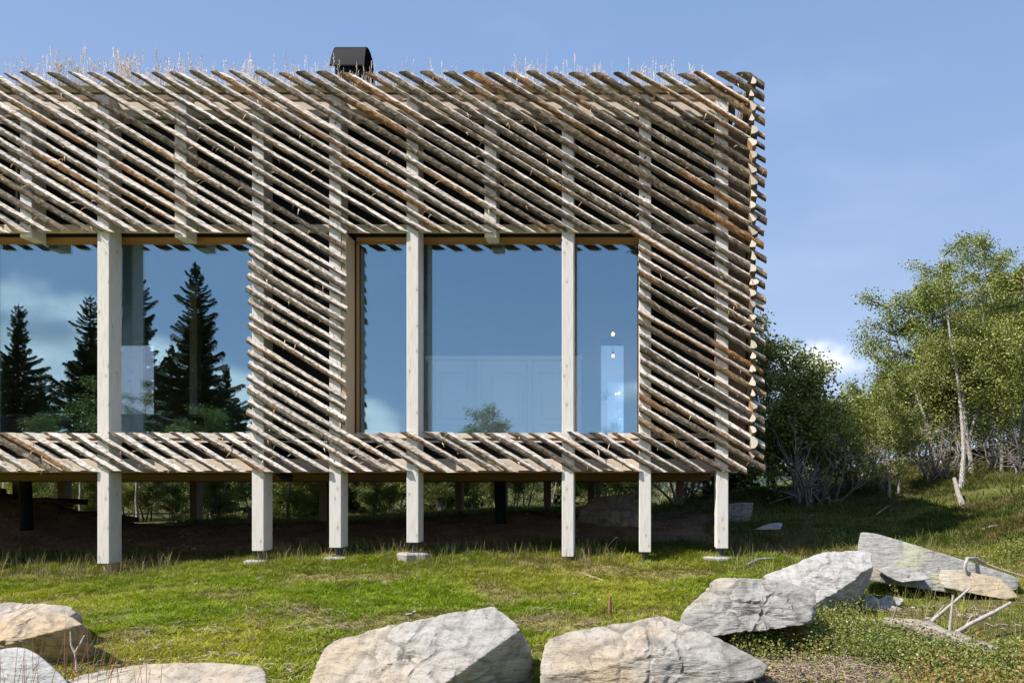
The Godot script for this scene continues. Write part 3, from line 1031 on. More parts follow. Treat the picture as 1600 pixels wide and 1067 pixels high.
func build_roof() -> void:
	# turf and its dry grass
	var s := st()
	box(s, Vector3(-13.3, 5.605, -6.9), Vector3(1.25, 5.72, -0.12), 0.02)
	put("roof_turf", done(s, mat("turf", lin(0.12, 0.10, 0.05), 1.0)), cabin)
	var s2 := st()
	for i in 3:
		var a := Vector3(rng.randf_range(-0.05, 0.05), 0, rng.randf_range(-0.03, 0.03))
		var hh := rng.randf_range(0.26, 0.5)
		var d := Vector3(rng.randf_range(-1, 1), 0, rng.randf_range(-1, 1)) * hh * 0.18
		tube(s2, [a, a + Vector3(0, hh * 0.5, 0) + d * 0.25, a + Vector3(0, hh, 0) + d], [0.0022, 0.0018, 0.0012], 3, Color(0.95, 0.92, 0.9), false)
		for k in 4:
			var p := a + Vector3(0, hh * (0.78 + 0.06 * k), 0) + d * (0.6 + 0.12 * k)
			tube(s2, [p, p + Vector3(rng.randf_range(-0.012, 0.012), 0.02, rng.randf_range(-0.012, 0.012)), p + Vector3(rng.randf_range(-0.012, 0.012), 0.042, rng.randf_range(-0.012, 0.012))], [0.001, 0.0034, 0.001], 3, Color(1.0, 0.9, 0.86), false)
	var tuft := done(s2, M.straw)
	var low := blade_clump(8, 0.13, 0.005, 0.05, 0.6, M.straw)
	var w := []
	var t := []
	var w2 := []
	var t2 := []
	for k in 2300:
		var x := rng.randf_range(-8.6, 0.9)
		var den := n1.get_noise_2d(x * 30.0, 5.0) * 0.5 + 0.5
		if rng.randf() > 0.3 + den * 0.6: continue
		var z := -0.25 - pow(rng.randf(), 1.5) * 2.2
		var sc := rng.randf_range(0.6, 1.2) * (1.05 if x < -4.5 else 0.95) * (0.6 + 0.7 * den)
		w.append(spot(Vector3(x, 5.71, z), sc, 0.15))
		t.append(Color(0.74, 0.68, 0.62).lerp(Color(0.88, 0.85, 0.80), rng.randf()))
	for k in 2600:
		var x := rng.randf_range(-8.6, 1.15)
		w2.append(spot(Vector3(x, 5.71, -0.16 - rng.randf() * 2.4), rng.randf_range(0.5, 1.2), 0.3))
		t2.append(Color(0.42, 0.33, 0.24).lerp(Color(0.5, 0.46, 0.25), rng.randf()))
	meta(multi("roof_grass", tuft, w, t, cabin), "", "", "", "stuff")
	meta(multi("roof_sward", low, w2, t2, cabin), "", "", "", "stuff")
	# chimney with its barrel cowl
	var zf := -2.0
	var k := (D - zf) / F
	var c := at(542.0, 101.0, zf)
	var ch := Node3D.new()
	ch.name = "chimney"
	cabin.add_child(ch)
	box_part("flue_box", Vector3(c.x - 21 * k, 5.6, zf - 0.46), Vector3(c.x + 23 * k, c.y + 0.02, zf - 0.05), M.black_metal, ch, 0.004)
	# a sheet bent over the flue: steep in front, round behind, open at both ends
	var prof := [Vector2(0.0, -0.01), Vector2(-0.025, 0.11), Vector2(-0.055, 0.22), Vector2(-0.085, 0.29), Vector2(-0.13, 0.325), Vector2(-0.2, 0.338), Vector2(-0.28, 0.325), Vector2(-0.36, 0.275), Vector2(-0.42, 0.19), Vector2(-0.455, 0.08), Vector2(-0.47, -0.05), Vector2(-0.475, -0.16)]
	var cs := st()
	var mid := Vector3(c.x, c.y + 0.05, zf - 0.24)
	var px := func(i: int, side: int, inner: float) -> Vector3:
		var q: Vector2 = prof[i]
		var p := q.lerp(Vector2(-0.24, 0.02), inner)
		return Vector3(c.x + (26.5 * k if side else -27.0 * k + 0.16 * maxf(q.y - 0.1, 0.0)), c.y + p.y, zf + p.x)
	cs.set_smooth_group(0)
	for i in prof.size() - 1:
		face(cs, [px.call(i, 0, 0.0), px.call(i, 1, 0.0), px.call(i + 1, 1, 0.0), px.call(i + 1, 0, 0.0)], mid)
	cs.set_smooth_group(1)
	for i in prof.size() - 1:
		face(cs, [px.call(i, 0, 0.04), px.call(i, 1, 0.04), px.call(i + 1, 1, 0.04), px.call(i + 1, 0, 0.04)], mid)
	cs.set_smooth_group(-1)
	for i in prof.size() - 1:
		for side in 2:
			face(cs, [px.call(i, side, 0.0), px.call(i + 1, side, 0.0), px.call(i + 1, side, 0.04), px.call(i, side, 0.04)], mid)
	put("cowl", done(cs, M.black_metal), ch)
	box_part("cowl_lip", Vector3(c.x - 27.4 * k, c.y - 0.018, zf - 0.012), Vector3(c.x + 26.9 * k, c.y + 0.004, zf + 0.012), M.black_metal, ch, 0.003)

func build_interior() -> void:
	# panelled cream bed box seen through the middle pane
	var z := -1.15
	var a := at(668.0, 660.0, z)
	var b := at(908.0, 563.0, z)
	var bed := thing("bed_box", Vector3(a.x, 1.552, z), "cream panelled bed box standing inside the middle window", "furniture")
	var wd := b.x - a.x
	var hh := b.y - 1.552
	box_part("back_board", Vector3(0, 0, -0.06), Vector3(wd, hh, -0.02), M.cream, bed)
	box_part("top_moulding", Vector3(-0.03, hh + 0.002, -0.09), Vector3(wd + 0.03, hh + 0.06, 0.03), M.cream, bed, 0.015)
	box_part("base_moulding", Vector3(0, 0.0, -0.018), Vector3(wd, 0.12, 0.012), M.cream, bed, 0.01)
	var pw := wd / 3.0
	for k in 3:
		var s := st()
		var x0 := k * pw + 0.1
		var x1 := (k + 1) * pw - 0.1
		var ya := 0.24
		var yb := hh - 0.12
		box(s, Vector3(x0, ya, -0.019), Vector3(x1, ya + 0.04, 0.008), 0.008)
		box(s, Vector3(x0, yb - 0.04, -0.019), Vector3(x1, yb, 0.008), 0.008)
		box(s, Vector3(x0, ya + 0.041, -0.019), Vector3(x0 + 0.04, yb - 0.041, 0.008), 0.008)
		box(s, Vector3(x1 - 0.04, ya + 0.041, -0.019), Vector3(x1, yb - 0.041, 0.008), 0.008)
		box(s, Vector3(x0 + 0.08, ya + 0.08, -0.019), Vector3(x1 - 0.08, yb - 0.08, 0.004), 0.012)
		put("panel", done(s, M.cream), bed)
	for k in 4:
		var s := st()
		var x := clampf(k * pw, 0.05, wd - 0.05)
		var pts := []
		var rad := []
		for i in 22:
			pts.append(Vector3(x, 0.0 + i * hh / 21.0, 0.02))
			rad.append([0.03, 0.042, 0.024, 0.036][i % 4])
		tube(s, pts, rad, 12)
		put("turned_column", done(s, M.cream), bed)
	var counter := thing("kitchen_counter", Vector3(-9.3, 1.552, -3.0), "dark kitchen counter inside the left window", "counter")
	box_part("body", Vector3(-0.6, 0, -0.5), Vector3(2.6, 0.5, 0.1), M.counter, counter)
	box_part("worktop", Vector3(-0.65, 0.502, -0.53), Vector3(2.65, 0.54, 0.13), M.wall_in, counter)
	box_part("sink_tap", Vector3(0.4, 0.542, -0.2), Vector3(0.44, 0.66, -0.16), M.steel, counter)
	for k in 2:
		var p := at(958.0, [522.0, 556.0][k], [-2.8, -3.9][k])
		var l := thing("pendant_lamp", p, ["lit bulb on a cord, the upper one in the right pane", "lit bulb on a cord, the lower one in the right pane"][k], "lamp", "pendant lamps in the bedroom")
		var s := st()
		tube(s, [Vector3(0, 0.07, 0), Vector3(0, 4.598 - p.y, 0)], [0.004, 0.004], 6)
		put("cord", done(s, M.frame_dark), l)
		s = st()
		tube(s, [Vector3(0, 0.03, 0), Vector3(0, 0.07, 0)], [0.02, 0.016], 10)
		put("socket", done(s, M.frame_dark), l)
		var sp := SphereMesh.new()
		sp.radius = 0.026
		sp.height = 0.066
		sp.radial_segments = 16
		sp.rings = 8
		sp.material = M.bulb
		put("bulb", sp, l)
		var om := OmniLight3D.new()
		om.name = "bulb_glow"
		om.light_color = Color(1.0, 0.75, 0.45)
		om.light_energy = 0.06
		om.omni_range = 12.0
		om.omni_attenuation = 2.0
		om.light_size = 0.03
		om.shadow_enabled = true
		l.add_child(om)

# ---------------------------------------------------------------- stones
func rock(called: String, label: String, group: String, cx: float, cy: float, d: float, outline: Array, back: float, facets: Array, o := {}) -> void:
	# outline in photograph units on the plane at distance d, each corner with the tilt of the side that follows it; facets: normal, point, depth
	var s := d / F
	var planes := []
	for i in outline.size():
		var p: Array = outline[i]
		var q: Array = outline[(i + 1) % outline.size()]
		var a := Vector3((p[0] - cx) * s, (cy - p[1]) * s, 0)
		var b := Vector3((q[0] - cx) * s, (cy - q[1]) * s, 0)
		var off := Vector3((cx - VX) * s, (VY - cy) * s, -d)   # from the viewer: the flanks run back along the line of sight
		var n := (off + a).cross(off + b).normalized()
		if n.dot(a) < 0.0: n = -n
		n.z -= 0.1
		n = n.normalized()
		planes.append([n, maxf(n.dot(a), 0.02)])
	planes.append([Vector3(0, 0, -1), back])
	for f in facets:
		if f.size() > 6:   # a face broken away below the edge between two points of an earlier face
			var bp: Array = planes[outline.size() + 1 + int(f[0])]
			var bn: Vector3 = bp[0]
			var ends := []
			for k in 2:
				var v := Vector3((f[1 + k * 2] - cx) * s, (cy - f[2 + k * 2]) * s, 0)
				v.z = (bp[1] - bn.x * v.x - bn.y * v.y) / bn.z
				ends.append(v)
			var axis: Vector3 = (ends[1] - ends[0]).normalized()
			var na := bn.rotated(axis, deg_to_rad(f[5]))
			var nb := bn.rotated(axis, -deg_to_rad(f[5]))
			var hint := Vector3(f[6], f[7], 0)
			var nn := na if na.dot(hint) > nb.dot(hint) else nb
			planes.append([nn, maxf(nn.dot(ends[0]), 0.02)])
			continue
		var n := Vector3(f[0], f[1], f[2]).normalized()
		planes.append([n, maxf(n.dot(Vector3((f[3] - cx) * s, (cy - f[4]) * s, f[5])), 0.02)])
	rng.seed = int(o.get("seed", 1.0) * 13.0) + 5
	for k in int(o.get("chips", 16)):
		var dir := Vector3(rng.randf_range(-1, 1), rng.randf_range(-0.4, 1), rng.randf_range(0.0, 1)).normalized()
		var reach := 1e9
		var pn := dir
		for pl in planes:
			var c: float = pl[0].dot(dir)
			if c > 0.001 and pl[1] / c < reach:
				reach = pl[1] / c
				pn = pl[0]
		var nn := (pn + Vector3(rng.randf_range(-1, 1), rng.randf_range(-1, 1), rng.randf_range(-1, 1)) * 0.16).normalized()
		planes.append([nn, maxf(nn.dot(dir * reach) * rng.randf_range(0.975, 0.995), 0.02)])
	var sharp: float = o.get("sharp", 90.0)
	var amp: float = o.get("amp", 0.035)
	var sd: float = o.get("seed", 1.0) * 37.0
	var nu := int(o.get("nu", 150) * 1.5)
	var nv := int(o.get("nv", 84) * 1.5)
	var layer: Vector3 = Vector3(o.get("lx", 0.2), 1.0, o.get("lz", 0.3)).normalized()
	var base: Color = o.get("base", Color(0.38, 0.372, 0.36))
	var warm: Color = o.get("warm", Color(0.42, 0.325, 0.215))
	var warmth: float = o.get("warmth", 0.2)
	var dark: float = o.get("dark", 0.25)
	var verts := PackedVector3Array()
	var cols := PackedColorArray()
	for j in nv + 1:
		var th := PI * j / nv
		for i in nu + 1:
			var ph := TAU * (i % nu) / nu
			var dir := Vector3(sin(th) * cos(ph), cos(th), sin(th) * sin(ph))
			var acc := 0.0
			for pl in planes:
				var c: float = pl[0].dot(dir)
				if c > 0.001: acc += pow(c / pl[1], sharp)
			var r := pow(acc, -1.0 / sharp)
			var p := dir * r
			# broken layers and pits
			var q := p * 100.0
			var chip := n3.get_noise_3d(q.x + sd, q.y, q.z)
			var disp: float = amp * (n1.get_noise_3d(q.x * 0.9 + sd, q.y * 0.9, q.z * 0.9) * 0.9 + n2.get_noise_3d(q.x * 1.1, q.y * 1.1 + sd, q.z * 1.1) * 0.35 - (chip + 0.4) * 0.9)
			disp -= amp * 1.2 * sm(0.2, 0.5, n2.get_noise_3d(q.x * 0.7 + 40.0, q.y * 0.7, q.z * 0.7 + sd)) * o.get("pits", 1.0)
			var ridge := 1.0 - absf(n2.get_noise_3d(layer.x * 0.0 + q.x * 0.45, layer.dot(q) * 1.5, q.z * 0.45 + sd)) * 3.0
			disp -= amp * 0.5 * maxf(ridge, 0.0) * o.get("layers", 1.0)
			var groove: float = sm(-0.80, -0.97, chip) * o.get("layers", 1.0)
			disp -= amp * 0.55 * groove
			p += dir * disp
			verts.append(p)
			var wv := n1.get_noise_3d(q.x * 0.5, q.y * 0.7 + sd * 2.0, q.z * 0.5) * 0.5 + 0.5
			var col := (base * 0.92).lerp(warm, sm(0.62 - warmth, 0.9 - warmth, wv) * 0.9)
			var dk := n2.get_noise_3d(q.x * 0.9 + sd, q.y * 0.9 + 90.0, q.z * 0.9) * 0.5 + 0.5
			col = col.lerp(Color(0.17, 0.165, 0.155), sm(0.72 - dark * 0.4, 0.95 - dark * 0.4, dk) * 0.8)
			col = col.lerp(Color(0.14, 0.13, 0.115), groove * 0.55)
			if o.has("lichen"):
				var li := n1.get_noise_3d(q.x * 1.6 + 7.0, q.y * 1.6, q.z * 1.6)
				col = col.lerp(Color(0.40, 0.42, 0.27), sm(0.05, 0.3, li) * 0.6)
			cols.append(col)
	var idx := PackedInt32Array()
	var norms := PackedVector3Array()
	norms.resize(verts.size())
	var wd := nu + 1
	for j in nv:
		for i in nu:
			var a := j * wd + i
			for t in [[a, a + 1, a + wd + 1], [a, a + wd + 1, a + wd]]:
				idx.append_array(t)
				var n := (verts[t[2]] - verts[t[0]]).cross(verts[t[1]] - verts[t[0]])
				for v in t: norms[v] += n
	for j in nv + 1:   # close the seam
		var n := norms[j * wd] + norms[j * wd + nu]
		norms[j * wd] = n; norms[j * wd + nu] = n
	for i in norms.size(): norms[i] = norms[i].normalized()
	if norms[wd * (nv / 2) + 3].dot(verts[wd * (nv / 2) + 3]) < 0.0:
		for i in norms.size(): norms[i] = -norms[i]
		for i in range(0, idx.size(), 3):
			var t := idx[i + 1]
			idx[i + 1] = idx[i + 2]; idx[i + 2] = t
	var arr := []
	arr.resize(Mesh.ARRAY_MAX)
	arr[Mesh.ARRAY_VERTEX] = verts
	arr[Mesh.ARRAY_NORMAL] = norms
	arr[Mesh.ARRAY_COLOR] = cols
	arr[Mesh.ARRAY_INDEX] = idx
	var am := ArrayMesh.new()
	am.add_surface_from_arrays(Mesh.PRIMITIVE_TRIANGLES, arr)
	am.surface_set_material(0, M.stone)
	var obj := put(called, am)
	obj.position = at(cx, cy, D - d)
	meta(obj, label, "rock", group)

func build_rocks() -> void:
	var g := "boulders along the edge of the lawn"
	rock("boulder", "large pale slab-sided boulder at the bottom centre, its right side in shade", g, 650, 1040, 4.9,
		[[462, 1110, 0.1], [500, 1012, 0.0], [535, 983, -0.1], [605, 972, -0.15], [705, 944, -0.2], [763, 941, -0.1], [810, 974, 0.1], [832, 1020, 0.2], [842, 1110, 0.0]], 0.5,
		[[-0.22, 0.62, 0.75, 640, 1010, 0.16], [0, 806, 972, 672, 1056, 84, 1, -0.6]], {"seed": 2.0, "amp": 0.03, "chips": 9, "warmth": 0.14, "lx": 0.5, "lz": -0.3, "nu": 190, "nv": 110})
	rock("boulder", "broad beige boulder with a long sloping right flank, second from the bottom centre", g, 1015, 1030, 4.95,
		[[842, 1110, 0.1], [852, 998, 0.0], [900, 982, -0.2], [1030, 959, -0.2], [1062, 963, 0.0], [1110, 990, 0.1], [1180, 1020, 0.1], [1200, 1032, 0.1], [1180, 1070, 0.1], [1150, 1110, 0.0]], 0.45,
		[[-0.1, 0.75, 0.66, 960, 985, 0.02], [-0.05, 0.1, 1.0, 960, 1040, 0.2], [0.35, 0.55, 0.75, 1100, 1010, 0.1], [1, 1204, 1030, 1100, 1068, 78, 0.6, -1]], {"seed": 5.0, "amp": 0.03, "chips": 10, "warmth": 0.07, "base": Color(0.395, 0.376, 0.346), "nu": 190, "nv": 110})
	rock("boulder", "rounded grey boulder with a dark hollow underside, in the middle of the row", g, 1170, 955, 5.8,
		[[1068, 972, 0.1], [1085, 935, 0.0], [1120, 904, -0.1], [1155, 900, -0.2], [1230, 908, -0.1], [1272, 925, 0.1], [1274, 945, 0.1], [1258, 1000, 0.0], [1200, 1032, 0.0], [1110, 1026, 0.0], [1072, 985, 0.0]], 0.45,
		[[-0.15, 0.65, 0.75, 1150, 940, 0.16], [0.05, 0.1, 1.0, 1170, 965, 0.26], [1, 1078, 988, 1268, 966, 88, 0.1, -1]], {"seed": 8.0, "amp": 0.048, "warmth": 0.14, "base": Color(0.357, 0.350, 0.334), "dark": 0.45, "nu": 170, "nv": 100})
	rock("boulder", "jagged white boulder pointing up to the right beside the flat slabs", g, 1285, 905, 6.9,
		[[1192, 900, 0.1], [1230, 870, -0.1], [1290, 864, -0.1], [1335, 848, 0.0], [1364, 862, 0.15], [1358, 930, 0.1], [1335, 950, 0.0], [1270, 952, 0.0], [1205, 935, 0.0]], 0.45,
		[[-0.25, 0.7, 0.68, 1270, 890, 0.14], [0, 1356, 862, 1266, 924, 82, 0.7, -1]], {"seed": 11.0, "amp": 0.036, "warmth": 0.1, "base": Color(0.426, 0.418, 0.414), "dark": 0.4, "layers": 0.7, "lx": 0.6, "nu": 170, "nv": 100})
	rock("boulder", "dark flanked boulder with an ochre face at the left edge", g, 40, 985, 5.4,
		[[-60, 1030, 0.1], [-60, 965, -0.1], [0, 963, -0.2], [75, 955, -0.1], [110, 965, 0.1], [140, 990, 0.2], [145, 1020, 0.2], [110, 1060, 0.0], [0, 1060, 0.0]], 0.4,
		[[-0.2, 0.7, 0.68, 50, 972, 0.1], [0, -40, 1006, 134, 974, 88, 0.3, -1]], {"seed": 14.0, "amp": 0.03, "warmth": 0.5, "base": Color(0.34, 0.31, 0.27), "warm": Color(0.46, 0.33, 0.19), "dark": 0.45})
	rock("boulder", "flat topped grey boulder lying behind the ochre one at the left edge", g, 30, 962, 5.95,
		[[-80, 1000, 0.1], [-60, 940, -0.1], [20, 937, -0.2], [108, 947, 0.1], [130, 968, 0.2], [132, 1000, 0.0], [40, 1010, 0.0]], 0.5,
		[[-0.15, 0.85, 0.5, 30, 950, 0.1], [0, 112, 946, 84, 968, 70, 1, -0.3]], {"seed": 17.0, "amp": 0.03, "warmth": 0.1, "base": Color(0.380, 0.357, 0.327), "dark": 0.35})
	rock("boulder", "small smooth white boulder in the bottom left corner", g, 35, 1060, 4.6,
		[[-60, 1110, 0.0], [-50, 1030, 0.0], [0, 1012, -0.1], [40, 1010, -0.1], [75, 1028, 0.1], [104, 1056, 0.1], [118, 1110, 0.0]], 0.3,
		[[-0.1, 0.5, 0.85, 30, 1040, 0.12]], {"seed": 20.0, "amp": 0.012, "warmth": 0.05, "base": Color(0.426, 0.426, 0.433), "layers": 0.2, "sharp": 12.0, "nu": 110, "nv": 70})
	rock("boulder", "low flat cream slab along the bottom edge left of centre", g, 260, 1072, 4.65,
		[[60, 1080, 0.0], [130, 1052, -0.1], [215, 1036, -0.2], [330, 1032, -0.2], [405, 1037, 0.1], [416, 1048, 0.2], [412, 1110, 0.0], [80, 1110, 0.0]], 0.25,
		[[-0.05, 0.93, 0.37, 260, 1050, 0.12], [0.0, 0.05, 1.0, 260, 1080, 0.34]], {"seed": 23.0, "amp": 0.008, "pits": 0.4, "chips": 4, "warmth": 0.15, "base": Color(0.410, 0.380, 0.334), "layers": 0.5})
	var g2 := "slabs right of the boulders"
	rock("stone_slab", "long grey lichened slab tapering away to the right edge", g2, 1440, 880, 7.6,
		[[1338, 860, 0.0], [1344, 829, -0.1], [1370, 832, -0.1], [1592, 904, 0.1], [1588, 920, 0.0], [1500, 925, 0.0], [1345, 905, 0.0]], 0.22,
		[[-0.1, 0.45, 0.9, 1440, 880, 0.1]], {"seed": 26.0, "amp": 0.006, "pits": 0.3, "chips": 2, "warmth": 0.0, "lichen": 1, "base": Color(0.334, 0.334, 0.327), "layers": 0.3, "dark": 0.4, "sharp": 40.0})
	rock("stone_slab", "pale yellowish slab leaning against the long grey one", g2, 1520, 912, 7.35,
		[[1466, 905, 0.0], [1470, 889, -0.1], [1505, 891, -0.1], [1565, 906, 0.1], [1588, 932, 0.1], [1570, 934, 0.0], [1475, 918, 0.0]], 0.1,
		[[-0.1, 0.5, 0.86, 1510, 906, 0.05]], {"seed": 29.0, "amp": 0.005, "pits": 0.2, "chips": 1, "warmth": 0.2, "base": Color(0.441, 0.403, 0.327), "layers": 0.2, "nu": 90, "nv": 50, "sharp": 40.0})
	rock("stone_slab", "broken grey block below the tall end of the long slab", g2, 1420, 905, 7.3,
		[[1358, 915, 0.0], [1360, 888, -0.1], [1395, 882, -0.1], [1440, 890, 0.0], [1462, 915, 0.1], [1462, 938, 0.0], [1435, 925, 0.0], [1390, 910, 0.0]], 0.2,
		[[-0.2, 0.5, 0.85, 1420, 898, 0.1]], {"seed": 32.0, "amp": 0.03, "warmth": 0.0, "base": Color(0.342, 0.342, 0.350), "nu": 90, "nv": 50})
	for q in [[1360, 940, 7.05, 16, 12, "small white stone close under the jagged boulder"], [1392, 938, 7.05, 20, 9, "small pale wedge in the litter under the broken block"], [1385, 952, 6.95, 24, 8, "flat grey cobble in the grass below the white wedge"], [1455, 968, 6.6, 12, 6, "small white stone beside the fallen grey log"]]:
		var c0: float = q[0]
		var c1: float = q[1]
		rock("small_stone", q[5], "", c0, c1, q[2], [[c0 - q[3], c1 + q[4], 0.1], [c0 - q[3] * 0.8, c1 - q[4] * 0.6, 0.1], [c0, c1 - q[4], 0.0], [c0 + q[3], c1 - q[4] * 0.2, 0.1], [c0 + q[3] * 0.8, c1 + q[4], 0.1]], 0.08, [[0, 0.6, 0.8, c0, c1 - 3, 0.04]], {"seed": c0, "amp": 0.008, "nu": 40, "nv": 24, "base": Color(0.418, 0.418, 0.410), "warmth": 0.0})
	rock("boulder", "big dark boulder lying under the cabin floor", "", 960, 800, 12.6,
		[[895, 845, 0.1], [903, 800, 0.0], [925, 777, -0.1], [985, 768, -0.2], [1010, 770, 0.1], [1020, 810, 0.1], [1010, 845, 0.0]], 0.6,
		[[-0.1, 0.55, 0.8, 930, 800, 0.2], [0.35, 0.05, 0.95, 985, 805, 0.3]], {"seed": 40.0, "amp": 0.05, "warmth": 0.2, "base": Color(0.46, 0.42, 0.38), "nu": 110, "nv": 70})
	rock("boulder", "squared grey block in the shade right of the last post", "", 1158, 793, 12.4,
		[[1125, 815, 0.0], [1128, 782, 0.0], [1178, 781, 0.0], [1176, 795, 0.0], [1172, 815, 0.0]], 0.4,
		[[0.0, 0.2, 1.0, 1150, 795, 0.2]], {"seed": 43.0, "amp": 0.012, "warmth": 0.05, "base": Color(0.319, 0.304, 0.289), "nu": 80, "nv": 50, "sharp": 40.0})
	rock("stone_slab", "thin flat stone lying in the shade right of the cabin", "", 1206, 822, 10.2,
		[[1180, 828, 0.0], [1200, 818, 0.0], [1224, 814, 0.0], [1226, 822, 0.0], [1215, 828, 0.0]], 0.15, [[0, 0.9, 0.4, 1206, 818, 0.05]], {"seed": 46.0, "amp": 0.008, "base": Color(0.380, 0.380, 0.388), "nu": 60, "nv": 36})

func stick(called: String, label: String, category: String, pts: Array, r0: float, r1: float, c: Color, sides := 7) -> Node3D:
	var s := st()
	var base: Vector3 = pts[0]
	var q := []
	var rad := []
	for i in pts.size():
		q.append(pts[i] - base)
		rad.append(lerpf(r0, r1, float(i) / (pts.size() - 1)))
	tube(s, q, rad, sides, c, true, 0.3)
	var o := put(called, done(s, M.dead_wood))
	o.position = base
	meta(o, label, category)
	return o

func gp(px: float, py: float, lift := 0.0) -> Vector3:
	return ground(px, py) + Vector3(0, lift, 0)

func build_wood() -> void:
	# fallen grey log with bare branches
	var a := at(1385, 978, D - 6.35)
	var b := at(1560, 1032, D - 5.65)
	a.y = gh(a.x, a.z) + 0.075
	b.y = gh(b.x, b.z) + 0.08
	var lg := thing("fallen_log", a, "grey fallen log with bare branches sticking up, bottom right", "log")
	var s := st()
	var pts := []
	var rad := []
	for i in 12:
		var f := i / 11.0
		pts.append((b - a) * f + Vector3(0, 0.02 * sin(f * 5.0), 0.03 * sin(f * 3.0)))
		rad.append(lerpf(0.042, 0.072, sm(0.0, 0.6, f)) * (1.0 + 0.08 * sin(i * 2.1)))
	tube(s, pts, rad, 12, Color(0.27, 0.24, 0.215), true, 0.6)
	put("trunk", done(s, M.dead_wood), lg)
	for q in [[1438, 988, 1518, 918, 6.1, 6.5, 0.016], [1484, 992, 1490, 930, 6.0, 6.0, 0.012], [1482, 996, 1580, 942, 5.95, 6.2, 0.018], [1494, 1002, 1522, 958, 5.9, 6.3, 0.006], [1446, 982, 1476, 945, 6.1, 6.4, 0.006], [1394, 975, 1402, 948, 6.3, 6.2, 0.006]]:
		s = st()
		var p := at(q[0], q[1], D - q[4]) - a
		var e := at(q[2], q[3], D - q[5]) - a
		tube(s, [p, p.lerp(e, 0.35) + Vector3(0, 0.008, 0), p.lerp(e, 0.7), e], [q[6], q[6] * 0.9, q[6] * 0.8, q[6] * 0.55], 8, Color(0.42, 0.39, 0.36), true, 0.45)
		put("branch", done(s, M.dead_wood), lg)
	stick("wooden_peg", "short brown peg standing upright in the lawn", "peg", [gp(953, 961, -0.02), gp(953, 961, 0.16)], 0.017, 0.014, Color(0.28, 0.15, 0.09))
	stick("dead_branch", "pale forked stick lying across the grass below the middle posts", "stick", [gp(936, 876, 0.02), gp(945, 866, 0.05), gp(956, 858, 0.1), gp(964, 851, 0.1)], 0.012, 0.006, Color(0.55, 0.5, 0.44))
	stick("dead_branch", "brown stick half sunk in the lawn", "stick", [gp(912, 900, 0.015), gp(928, 906, 0.02), gp(944, 909, 0.01)], 0.016, 0.01, Color(0.36, 0.27, 0.18))
	stick("dead_branch", "weathered grey branch on the bare earth right of the last post", "stick", [gp(1168, 886, 0.02), gp(1185, 881, 0.05), gp(1212, 876, 0.03)], 0.02, 0.01, Color(0.42, 0.4, 0.39))
	stick("dead_branch", "flat grey bark strip at the foot of the left post", "stick", [gp(208, 886, 0.02), gp(220, 882, 0.04), gp(236, 878, 0.02)], 0.02, 0.012, Color(0.36, 0.3, 0.24))
	stick("dead_branch", "long bare twig on the litter between the beige boulder and the scrub", "stick", [gp(1186, 1022, 0.03), gp(1215, 1018, 0.05), gp(1260, 1018, 0.03)], 0.01, 0.005, Color(0.5, 0.43, 0.36))
	stick("dead_branch", "short snag sticking up behind the pale slab", "stick", [gp(1535, 930, 0.02), at(1550, 918, D - 7.3)], 0.028, 0.022, Color(0.38, 0.35, 0.32))
	stick("dead_branch", "crooked grey root hanging over the long slab", "stick", [at(1514, 900, D - 7.35), at(1508, 888, D - 7.3), at(1512, 873, D - 7.35), at(1524, 872, D - 7.5), at(1540, 880, D - 7.7)], 0.02, 0.012, Color(0.40, 0.39, 0.39))
	stick("dead_branch", "thin pole lying along the top of the long slab", "stick", [at(1520, 873, D - 7.7), at(1560, 888, D - 7.7), at(1604, 902, D - 7.7)], 0.012, 0.009, Color(0.42, 0.33, 0.23))
	stick("dead_branch", "leaning dead stump below the white birch", "stick", [gp(1506, 790, -0.02), gp(1498, 785, 0.15), gp(1492, 782, 0.36)], 0.055, 0.03, Color(0.30, 0.28, 0.26))
	stick("dead_branch", "pale stick lying on the bank at the right edge", "stick", [gp(1535, 832, 0.03), gp(1550, 828, 0.05), gp(1568, 824, 0.03)], 0.015, 0.01, Color(0.5, 0.46, 0.42))
	stick("dead_branch", "grey branch lying in the shade on the slope", "stick", [gp(1370, 806, 0.02), gp(1382, 800, 0.05), gp(1392, 793, 0.04)], 0.012, 0.006, Color(0.42, 0.4, 0.38))
	# forked twig by the left boulders
	var f := thing("forked_twig", at(120, 1050, D - 5.2), "white forked twig standing before the ochre boulder", "twig")
	for q in [[[120, 1050], [116, 1020]], [[116, 1020], [125, 1005], [131, 993]], [[116, 1020], [110, 1008], [109, 987]]]:
		s = st()
		var pp := []
		for v in q: pp.append(at(v[0], v[1], D - 5.2) - at(120, 1050, D - 5.2))
		var rr := []
		for i in pp.size(): rr.append(0.007 - 0.0015 * i)
		tube(s, pp, rr, 6, Color(0.55, 0.52, 0.5))
		put("twig", done(s, M.dead_wood), f)
	# tufts of reddish stalks
	for q in [[25, 4.35, 14, "sparse reddish stalks in the bottom left corner"], [98, 4.6, 9, "reddish stalks in front of the small white boulder"], [138, 4.7, 16, "dense leaning red stalks beside the ochre boulder"], [215, 4.3, 10, "thin reddish stalks in front of the cream slab"]]:
		s = st()
		var c := at(q[0], 1075, D - q[1])
		c.y = gh(c.x, c.z)
		for k in q[2]:
			var p := Vector3(rng.randf_range(-0.16, 0.16), 0, rng.randf_range(-0.1, 0.1))
			var hh := rng.randf_range(0.3, 0.52)
			var lean := Vector3(rng.randf_range(-0.05, 0.1) + (0.08 if q[0] == 138 else 0.0), 0, rng.randf_range(-0.05, 0.05))
			tube(s, [p, p + Vector3(0, hh * 0.5, 0) + lean * 0.35, p + Vector3(0, hh, 0) + lean], [0.0022, 0.0018, 0.0008], 4, Color(0.26, 0.10, 0.06).lerp(Color(0.32, 0.2, 0.12), rng.randf()), false)
